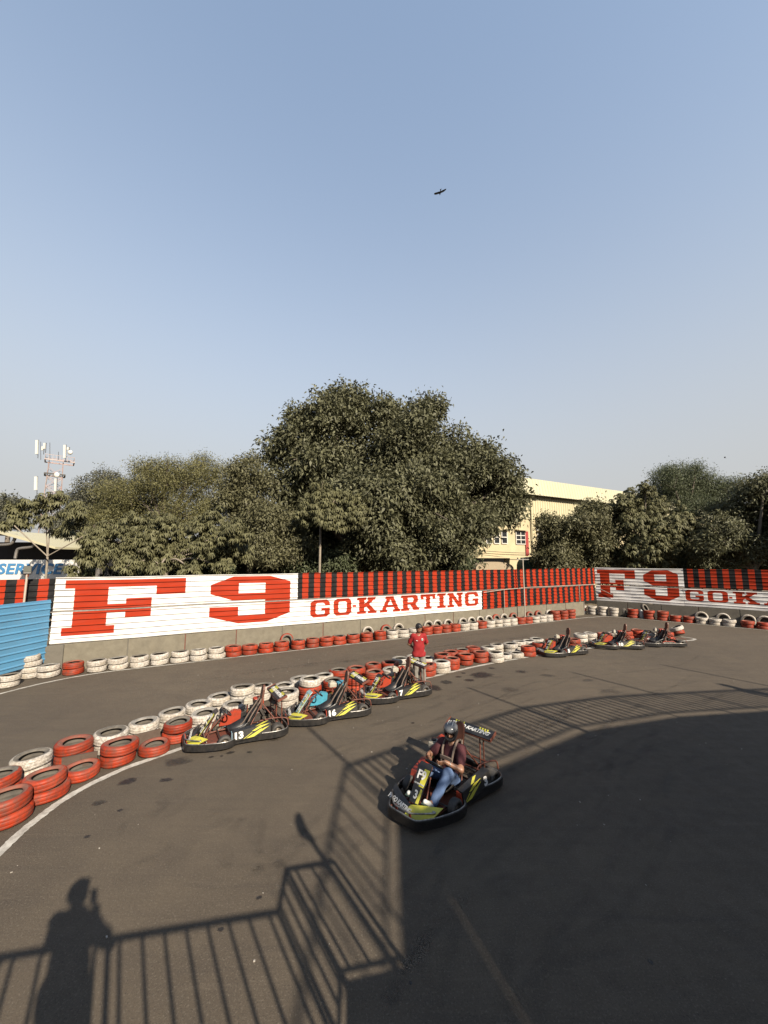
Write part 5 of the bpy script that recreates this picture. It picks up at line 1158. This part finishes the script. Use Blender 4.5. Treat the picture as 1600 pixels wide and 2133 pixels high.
make_tree('grey_green_tree', 'dull grey green tree at the left, beside the antenna tower', [(195, 1020, 36), (170, 1040, 30), (225, 1010, 34), (200, 1070, 50), (150, 1090, 40), (240, 1060, 40), (170, 1110, 50)], 31, 'dusk', 6000, 195, group=GT, ln=(.12, .2), per=8, spread=.4, trunk_r=.2, squash=.8)
make_tree('young_ficus', 'lighter leafy tree filling the gap left of the great ficus', [(505, 985, 34), (530, 1010, 40), (490, 1030, 40), (520, 1070, 55), (560, 1090, 50), (500, 1130, 55), (560, 1150, 50), (470, 1150, 40), (610, 1150, 45), (525, 965, 22), (590, 1110, 40)], 23, 'olive', 9500, 520, group=GT, ln=(.13, .21), per=6, spread=.36, trunk_r=.2)
make_tree('devil_tree', 'long leaved tree drooping over the F of the fence, left', [(250, 1110, 44), (300, 1105, 46), (350, 1100, 44), (400, 1110, 46), (445, 1100, 46), (480, 1110, 36), (300, 1150, 48), (360, 1155, 50), (430, 1150, 52), (490, 1150, 40), (210, 1120, 36), (240, 1160, 40), (270, 1180, 26, -1.8), (330, 1185, 24, -1.6), (400, 1188, 22, -1.2), (460, 1185, 24, -.6)], 18.3, 'whorl', 4200, 350, group=GT, ln=(.15, .25), per=8, spread=.1, trunk_r=.12, over=.30, Yj=.9, aspect=.30, bark=M_PALEBARK, droop=.3, limbs=12)
make_tree('devil_tree', 'young long leaved tree propped on poles at the far left', [(60, 1060, 26), (110, 1045, 30), (150, 1065, 26), (30, 1085, 24), (95, 1085, 24), (160, 1095, 22), (20, 1060, 20), (185, 1130, 26), (130, 1110, 20), (190, 1165, 26), (150, 1190, 16)], 15.2, 'whorl', 800, 98, group=GT, ln=(.14, .24), per=8, spread=.1, trunk_r=.045, over=.1, Yj=.5, aspect=.30, bark=M_PALEBARK, droop=.35, limbs=2)
make_tree('devil_tree', 'slim sapling of long leaves in front of the great ficus', [(660, 1050, 34), (700, 1040, 34), (740, 1050, 26), (640, 1080, 30), (690, 1085, 34), (735, 1085, 30), (670, 1020, 22)], 21.5, 'whorl', 1400, 663, group=GT, ln=(.16, .27), per=8, spread=.1, trunk_r=.07, Yj=.5, aspect=.30, bark=M_PALEBARK, droop=.35)
make_tree('far_tree', 'distant dark tree at the left photo edge below the tower', [(12, 1055, 26), (35, 1062, 18), (0, 1075, 30), (-25, 1060, 30), (30, 1085, 22)], 70, 'dusk', 1500, 10, group=GT, ln=(.35, .6), per=7, spread=1.0, trunk_r=.4)
make_tree('young_ficus', 'leafy tree standing before the yellow warehouse, right of the thin pole', [(1145, 1090, 28), (1165, 1120, 38), (1140, 1150, 30), (1190, 1150, 42), (1215, 1095, 40), (1240, 1075, 32), (1240, 1130, 48), (1170, 1170, 34), (1225, 1170, 40), (1135, 1170, 22)], 31, 'olive', 8000, 1185, group=GT, ln=(.17, .27), per=6, spread=.4, trunk_r=.16)
make_tree('long_leaf_tree', 'broad long leaved tree behind the corner of the fences', [(1275, 1085, 42), (1310, 1065, 38), (1290, 1130, 55), (1340, 1110, 58), (1340, 1155, 50), (1390, 1100, 55), (1390, 1150, 50), (1275, 1160, 36), (1440, 1120, 50), (1355, 1060, 34), (1300, 1050, 26), (1325, 1035, 24), (1345, 1020, 20)], 30.5, 'whorl', 5200, 1345, group=GT, ln=(.20, .33), per=8, spread=.1, trunk_r=.18, aspect=.34, droop=.3)
make_tree('feathery_tree', 'tall feathery tree against the sky at the right', [(1400, 1005, 40), (1440, 995, 34), (1375, 1030, 38), (1430, 1035, 48), (1475, 1030, 40), (1465, 1005, 24), (1345, 1050, 34), (1500, 1050, 36), (1450, 1070, 50), (1520, 1020, 26), (1395, 985, 20), (1450, 978, 16)], 33, 'dark', 10000, 1425, group=GT, ln=(.11, .2), per=8, spread=.5, trunk_r=.22, aspect=.3)
make_tree('dark_ficus', 'dark leafy tree at the right photo edge', [(1590, 1020, 34), (1560, 1045, 44), (1620, 1040, 60), (1530, 1080, 50), (1585, 1095, 64), (1640, 1110, 60), (1500, 1120, 46), (1545, 1140, 52), (1600, 1160, 50), (1480, 1160, 42), (1660, 1020, 40)], 27.5, 'ficus', 10000, 1570, group=GT, ln=(.16, .26), per=6, spread=.4, trunk_r=.25)
make_tree('dark_ficus', 'broad dark tree just outside the right photo edge', [(1720, 1060, 60), (1780, 1080, 70), (1850, 1060, 60), (1700, 1130, 60), (1800, 1150, 70), (1880, 1130, 60)], 25, 'ficus', 6000, 1780, group=GT, ln=(.18, .3), per=6, spread=.45, trunk_r=.25)
# low dense shrubs closing the view under the crowns
for i, (lb, Y, px, w, kd) in enumerate((([(250, 1185, 42), (310, 1190, 40), (370, 1190, 42), (430, 1190, 44)], 21, 330, 'behind the painted F', 'dark'), ([(500, 1185, 45), (570, 1185, 46), (640, 1185, 45), (700, 1185, 40)], 25, 590, 'behind the painted 9', 'dark'), ([(760, 1185, 44), (830, 1188, 44), (900, 1188, 42), (960, 1175, 36)], 31.5, 860, 'under the great ficus', 'dark'), ([(1250, 1185, 40), (1310, 1185, 42), (1370, 1185, 44)], 33.5, 1310, 'behind the fence corner', 'dark'), ([(1430, 1185, 46), (1500, 1185, 46), (1570, 1185, 48), (1640, 1180, 50)], 31, 1530, 'behind the shaded fence', 'dark'))):
    make_tree('shrub', f'low dark shrub mass {w}', lb, Y, kd, 5000, px, cat='shrub', group='shrubs behind the fences', ln=(.16, .28), per=6, spread=.45, trunk_r=.06, limbs=3)

# poles propping the young tree
for a, b, w in (((100, 1160), (30, 1095), 'left'), ((100, 1158), (172, 1118), 'right')):
    A, B = at(*a, 15.0), at(*b, 14.9); mb = MB(); mb.tube([A, B], .022, 7); tag(mb.build('prop_pole', M_PALEBARK), f'slanting prop pole of the young tree at the far left, {w} one', 'pole')
# ---- yellow warehouse, parallel to the long fence
M_CREAM = pm('cream cladding paint', (.50, .455, .30), .6, var=.05, scale=.8, dirt=(.40, .34, .20), damt=.3, dscale=1.5); M_CREAMW = pm('cream render', (.50, .43, .27), .85, var=.07, scale=.6, dirt=(.30, .23, .13), damt=.4, dscale=.9, dsharp=.2)
M_ROOFC = pm('pale roof sheet', (.47, .44, .29), .5, var=.05, scale=.5, dirt=(.42, .40, .33), damt=.4, dscale=1.2, stretch=(1, 1, .3)); M_DARKGL = pm('dark window glass', (.018, .020, .022), .12, var=.2); M_FRAMEW = pm('white window frame', (.60, .58, .52), .6)
WH0 = at(1085, 1164, 44); WHD, WHN = WD, WN
def wh(t, z, w=0.0): p = WH0 + WHD * t + WHN * w; return Vector((p.x, p.y, z))
def wt(px, py):
    r = ray(px, py); n = Vector((-WHD.y, WHD.x, 0)); k = (n.x * WH0.x + n.y * WH0.y) / (n.x * r.x + n.y * r.y); q = Vector((r.x * k, r.y * k, 0)); return (q - Vector((WH0.x, WH0.y, 0))).dot(WHD), EYE + r.z * k
ware = empty('warehouse', (WH0.x, WH0.y, 0), 0, 'yellow warehouse with ribbed cladding and pale metal roof behind the trees', 'building')
ze, zt, zl = wt(1090, 1031)[1], wt(1100, 997)[1], wt(1085, 1079)[1]
mb = MB(); mb.prism([(-13, 0), (48, 0), (48, zl), (-13, zl)], lambda u, v, w: wh(u, v, w), -12, -.10); wpart(mb, 'wall', M_CREAMW, ware)
mb = MB(); vs = []; k = 0
for t in np.arange(-13, 48, .42):
    for q, w in ((0, -.02), (.26, -.02), (.30, .035), (.38, .035)): vs += [wh(t + q, zl - .05, w), wh(t + q, ze + .3, w)]
mb.add(vs, [(2 * i, 2 * i + 2, 2 * i + 3, 2 * i + 1) for i in range(len(vs) // 2 - 1)]); wpart(mb, 'cladding', M_CREAM, ware)
mb = MB(); vs = []
for t in np.arange(-14, 49, .5):
    for q, w in ((0, 0), (.36, 0), (.40, .04), (.46, .04)): vs += [wh(t + q, ze, .75 + w), wh(t + q, zt - .15, .45 + w), wh(t + q, zt, .2 + w), wh(t + q, zt + 1.6, -12)]
mb.add(vs, [(4 * i + j, 4 * i + j + 4, 4 * i + j + 5, 4 * i + j + 1) for i in range(len(vs) // 4 - 1) for j in range(3)]); wpart(mb, 'roof', M_ROOFC, ware)
mb = MB(); mb.bar(wh(-14, ze + .06, .36), wh(49, ze + .06, .36), .72, .10); wpart(mb, 'eave_soffit', M_RAILP, ware)
mb = MB(); t_, _ = wt(1106, 1080); mb.tube([wh(t_, 0, .12), wh(t_, ze, .12)], .09, 8); wpart(mb, 'downpipe', M_CREAM, ware)
def window(x0, y0, x1, y1, cols, rows, frame=True):
    a, zb_ = wt(x0, y1); b, zt_ = wt(x1, y0); z0_, z1_ = min(zb_, zt_), max(zb_, zt_); e = empty('window', (0, 0, 0)); e.parent = ware
    mb = MB(); mb.prism([(a, z0_), (b, z0_), (b, z1_), (a, z1_)], lambda u, v, w: wh(u, v, w), -.09, -.07); o = mb.build('pane', M_DARKGL, e); o.location = -Vector(ware.location)
    mb = MB()
    for i in range(cols + 1): t = a + (b - a) * i / cols; mb.bar(wh(t, z0_, -.03), wh(t, z1_, -.03), .09, .09, up=tuple(WHN))
    for j in range(rows + 1): z = z0_ + (z1_ - z0_) * j / rows; mb.bar(wh(a, z, -.03), wh(b, z, -.03), .09, .09)
    o = mb.build('frame', M_FRAMEW, e); o.location = -Vector(ware.location)
    mb = MB(); mb.bar(wh(a - .15, z1_ + .12, .12), wh(b + .15, z1_ + .12, .12), .45, .10); o = mb.build('sunshade', M_CREAMW, e); o.location = -Vector(ware.location)
window(1076, 1107, 1094, 1133, 2, 3); window(1014, 1106, 1024, 1132, 1, 2); window(1030, 1106, 1040, 1132, 1, 2); window(1046, 1106, 1056, 1132, 1, 2); window(1118, 1082, 1150, 1104, 2, 1); window(1122, 1110, 1135, 1150, 1, 2)
mb = MB(); a, _ = wt(1095, 1130); b, _ = wt(1101, 1130); z0_ = wt(1098, 1157)[1]; z1_ = wt(1098, 1107)[1]; mb.prism([(a, z0_), (b, z0_), (b, z1_), (a, z1_)], lambda u, v, w: wh(u, v, w), -.09, .02); wpart(mb, 'red_shutter', pm('red shutter', (.30, .035, .03), .6), ware)
mb = MB(); a, z1_ = wt(1000, 1163); b, _ = wt(1050, 1163); mb.prism([(a - 4, .2), (b, .2), (b, z1_), (a - 4, z1_)], lambda u, v, w: wh(u, v, w), -.09, -.02); wpart(mb, 'shop_opening', M_DARKGL, ware)
mb = MB(); mb.bar(wh(a - 4.2, z1_ + .1, .7), wh(b + 1.0, z1_ + .1, .7), 1.6, .16); wpart(mb, 'canopy', M_CREAMW, ware)
mb = MB()
for dz, sag in ((0, .5), (.35, .3)):
    mb.tube([wh(-8 + 18 * i / 12, z1_ + .55 + dz - sag * math.sin(math.pi * i / 12), .25) for i in range(13)], .03, 5)
wpart(mb, 'cable', M_RAILP, ware)
# curved car roof and green awning between fence and warehouse
def dome(px0, px1, py0, py1, Y, name, mat, label, cat, depth=1.6):
    a, b = at(px0, py1, Y), at(px1, py1, Y); zt_ = at((px0 + px1) / 2, py0, Y).z; c = (a + b) / 2; hw = (b - a).length / 2; t = empty(name, (c.x, Y, 0), 0, label, cat)
    mb = MB(); rows = []; n = 14
    prof = [(math.cos(math.pi * i / n), max(0, math.sin(math.pi * i / n)) ** .6) for i in range(n + 1)]
    vs = [(hw * u, d, a.z + (zt_ - a.z) * v) for d in (-depth / 2, depth / 2) for u, v in prof]; m_ = n + 1
    mb.add(vs, [(i, i + 1, i + 1 + m_, i + m_) for i in range(n)] + [tuple(range(m_)), tuple(range(2 * m_ - 1, m_ - 1, -1))], 0, False); mb.build('roof_shell', mat, t)
    mb = MB()
    for x in (-hw * .9, hw * .9):
        for y in (-depth * .45, depth * .45): mb.tube([(x, y, 0), (x, y, a.z + .1)], .04, 6)
    mb.build('support', M_STEEL, t); return t
dome(985, 1062, 1170, 1188, 34, 'tarp_shelter', pm('beige tarpaulin', (.36, .29, .20), .8, var=.08), 'beige curved shelter roof just above the striped fence', 'shelter', 2.2)
dome(1083, 1132, 1160, 1188, 33, 'awning', pm('dark green canvas', (.018, .05, .032), .8, var=.1), 'dark green awning above the striped fence by the thin pole', 'awning', 1.6)
# ---- service station at the far left
serv = empty('service_shed', (-20, 21, 0), 0, 'open service shed with sloping pale roof and white sign, far left', 'building')
M_SIGNW = pm('white sign board', (.66, .64, .60), .5, var=.04); M_SIGNB = pm('blue sign lettering', (.055, .20, .40), .5, var=.05); M_DARKIN = pm('dark shed interior', (.022, .022, .024), .8)
Ys = 19.0; a, b = at(-260, 1205, Ys), at(162, 1205, Ys); zt_ = at(60, 1166, Ys).z; zb_ = 2.2
mb = MB(); mb.box(((a.x + b.x) / 2, Ys, (zt_ + zb_) / 2), (b.x - a.x, .12, zt_ - zb_), bev=.01); sb = wpart(mb, 'sign_board', M_SIGNW, serv)
me = text_mesh('SERVICE', .70, M_SIGNB, 'lettering', .12, .022, 1.18, .01, space=1.05); c_ = at(64, 1186, Ys); o = place(me, 'lettering', sb, (c_.x, Ys - .075, c_.z), (1, 0, 0), (0, 0, 1))
mb = MB(); a2, b2 = at(-260, 1100, Ys + .5), at(128, 1142, Ys + .5); mb.add([], []); e0 = at(20, 1108, Ys + .5); e1 = at(128, 1140, Ys + .5)
mb.prism([(-26, e0.z + .4), (e0.x, e0.z + .05), (e1.x + .2, e1.z), (e1.x + .2, e1.z - .10), (e0.x, e0.z - .10), (-26, e0.z + .2)], lambda u, v, w: (u, Ys + w, v), -.1, 7); wpart(mb, 'roof', M_ROOFC, serv)
mb = MB(); mb.box(((-30 + b.x + 1.5) / 2, Ys + 6.8, 2.4), (b.x + 31.5, .2, 4.8)); wpart(mb, 'back_wall', M_DARKIN, serv)
mb = MB(); mb.box((b.x + 1.3, Ys + 3.4, 2.2), (.2, 6.6, 4.4)); wpart(mb, 'side_wall', M_DARKIN, serv)
for pts_ in ([(0, 1135), (22, 1133), (30, 1124), (33, 1112)], [(32, 1163), (36, 1146), (44, 1142), (66, 1139), (76, 1130)]):
    mb = MB(); mb.tube(catmull([at(x, y, Ys + .2) for x, y in pts_], 5), .07, 8); wpart(mb, 'duct', M_STEEL, serv)
for x in (-26, -20.5, b.x + .8):
    mb = MB(); mb.box((x, Ys + .3, 2.2), (.2, .2, 4.4)); wpart(mb, 'column', M_STEEL, serv)
# ---- antenna tower
M_TOWER = pm('red white tower steel', (.30, .19, .17), .6, .2, var=.2, scale=.6, dirt=(.42, .38, .35), damt=.7, dscale=.35, dsharp=.1); M_ANT = pm('white antenna shell', (.66, .65, .60), .5, var=.04)
YT = 85.0; tp = at(96, 1164, YT); tower = empty('antenna_tower', (tp.x, YT, 0), 0, 'red and white lattice antenna tower at the far left', 'tower')
zz = lambda y: at(96, y, YT).z
zp = zz(962); h0 = 2.1; mb = MB(); hw = lambda z: 1.2 + (zp - z) * .03
for sx, sy in ((-1, -1), (1, -1), (1, 1), (-1, 1)): mb.tube([(sx * hw(0), sy * hw(0), 0), (sx * hw(zp), sy * hw(zp), zp)], .085, 6)
mb.build('tower_leg', M_TOWER, tower).rotation_euler.z = R(41)
mb = MB(); zs = np.arange(2, zp, 2.2)
for z, z2 in zip(zs[:-1], zs[1:]):
    q = [(-1, -1), (1, -1), (1, 1), (-1, 1)]
    for i in range(4):
        a, b = q[i], q[(i + 1) % 4]; mb.bar((a[0] * hw(z), a[1] * hw(z), z), (b[0] * hw(z2), b[1] * hw(z2), z2), .07, .07); mb.bar((b[0] * hw(z), b[1] * hw(z), z), (a[0] * hw(z2), a[1] * hw(z2), z2), .07, .07); mb.bar((a[0] * hw(z), a[1] * hw(z), z), (b[0] * hw(z), b[1] * hw(z), z), .08, .08)
mb.build('lattice', M_TOWER, tower).rotation_euler.z = R(41)
mb = MB(); pw = 1.9
for z, w in ((zp, .22), (zp + 1.1, .08)):
    for a, b in (((-pw, -pw), (pw + 1.2, -pw)), ((pw + 1.2, -pw), (pw + 1.2, pw)), ((pw + 1.2, pw), (-pw, pw)), ((-pw, pw), (-pw, -pw))): mb.bar((*a, z), (*b, z), w, w)
for i in range(9):
    x = -pw + (2 * pw + 1.2) * i / 8; mb.bar((x, -pw, zp), (x, -pw, zp + 1.1), .05, .05); mb.bar((x, pw, zp), (x, pw, zp + 1.1), .05, .05)
mb.build('platform_rail', M_TOWER, tower).rotation_euler.z = R(41)
mb = MB(); zq = zz(990)
for a, b in (((-1.7, -1.7), (1.7, -1.7)), ((1.7, -1.7), (1.7, 1.7)), ((1.7, 1.7), (-1.7, 1.7)), ((-1.7, 1.7), (-1.7, -1.7))): mb.bar((*a, zq), (*b, zq), .3, .3)
mb.build('ring_beam', M_RAILP, tower).rotation_euler.z = R(41)
for (px, y0, y1, w) in ((77, 917, 946, .42), (93, 923, 935, .26), (89, 930, 938, .26), (135, 927, 954, .36), (142, 932, 937, .3), (75, 993, 1021, .48), (116, 997, 1023, .24)):
    a, b = at(px, y0, YT - 2.8), at(px - .6, y1, YT - 2.8); mb = MB(); mb.bar(a, b, w, .3, up=(0, 1, 0)); o = mb.build('panel_antenna', M_ANT, tower); o.location = -Vector(tower.location)
    mb = MB(); mb.tube([b - Vector((0, -.4, .8)), a + Vector((0, .4, .2))], .06, 6); o = mb.build('antenna_mount', M_RAILP, tower); o.location = -Vector(tower.location)
for (px, y, r) in ((117, 989, .58), (145, 942, .5)):
    p = at(px, y, YT - 2.9); mb = MB(); mb.lathe([(.001, .12), (r * .6, .06), (r, -.05), (r, -.25), (.001, -.3)], 20, M=Matrix.Translation(p) @ Matrix.Rotation(R(90), 4, 'X')); o = mb.build('dish', M_ANT, tower); o.location = -Vector(tower.location)
for px, y0 in ((85, 920), (104, 922), (122, 941)):
    a, b = at(px, y0, YT), at(px, 958, YT); mb = MB(); mb.tube([a, b], .05, 5); o = mb.build('whip_aerial', M_RAILP, tower); o.location = -Vector(tower.location)
# ---- birds
M_BIRD = pm('dark brown feathers', (.022, .018, .015), .8, var=.3, scale=8)
def bird(p, span, label, rot):
    mb = MB(); nS = 7
    half = [(0, .16, -.13), (.12, .17, -.12), (.28, .19, -.10), (.38, .15, -.12), (.46, .06, -.14), (.50, -.02, -.12)]
    for s in (-1, 1):
        vs = []
        for (u, a, b) in half:
            z = .05 * math.sin(u * 5); vs += [(s * u * span, a * span, z * span + .012 * span), (s * u * span, b * span, z * span), (s * u * span, (a + b) / 2 * span, z * span - .012 * span)]
        mb.add(vs, [(3 * i + j, 3 * i + (j + 1) % 3, 3 * i + 3 + (j + 1) % 3, 3 * i + 3 + j) for i in range(len(half) - 1) for j in range(3)] + [(15, 16, 17)], 0, True)
    t = empty('bird', p, 0, label, 'bird'); t.rotation_euler = rot; mb.build('wings', M_BIRD, t)
    mb = MB(); mb.tube([(0, .30 * span, .0), (0, .26 * span, .0), (0, .18 * span, 0), (0, .0, -.01 * span), (0, -.20 * span, 0), (0, -.27 * span, 0)], [.006 * span, .025 * span, .04 * span, .055 * span, .03 * span, .015 * span], 8); mb.build('body', M_BIRD, t)
    mb = MB(); mb.prism([(-.02, -.2), (.02, -.2), (.075, -.40), (0, -.36), (-.075, -.40)], lambda u, v, w: (u * span, v * span, w), -.006, .006); mb.build('tail', M_BIRD, t); return t
bird(at(917, 401, 42), 1.55, 'dark kite gliding high in the blue sky', Euler((R(14), R(-17), R(-6))))
bird(at(1510, 953, 140), 1.3, 'tiny distant bird low in the sky at the right', Euler((R(40), R(12), R(60))))
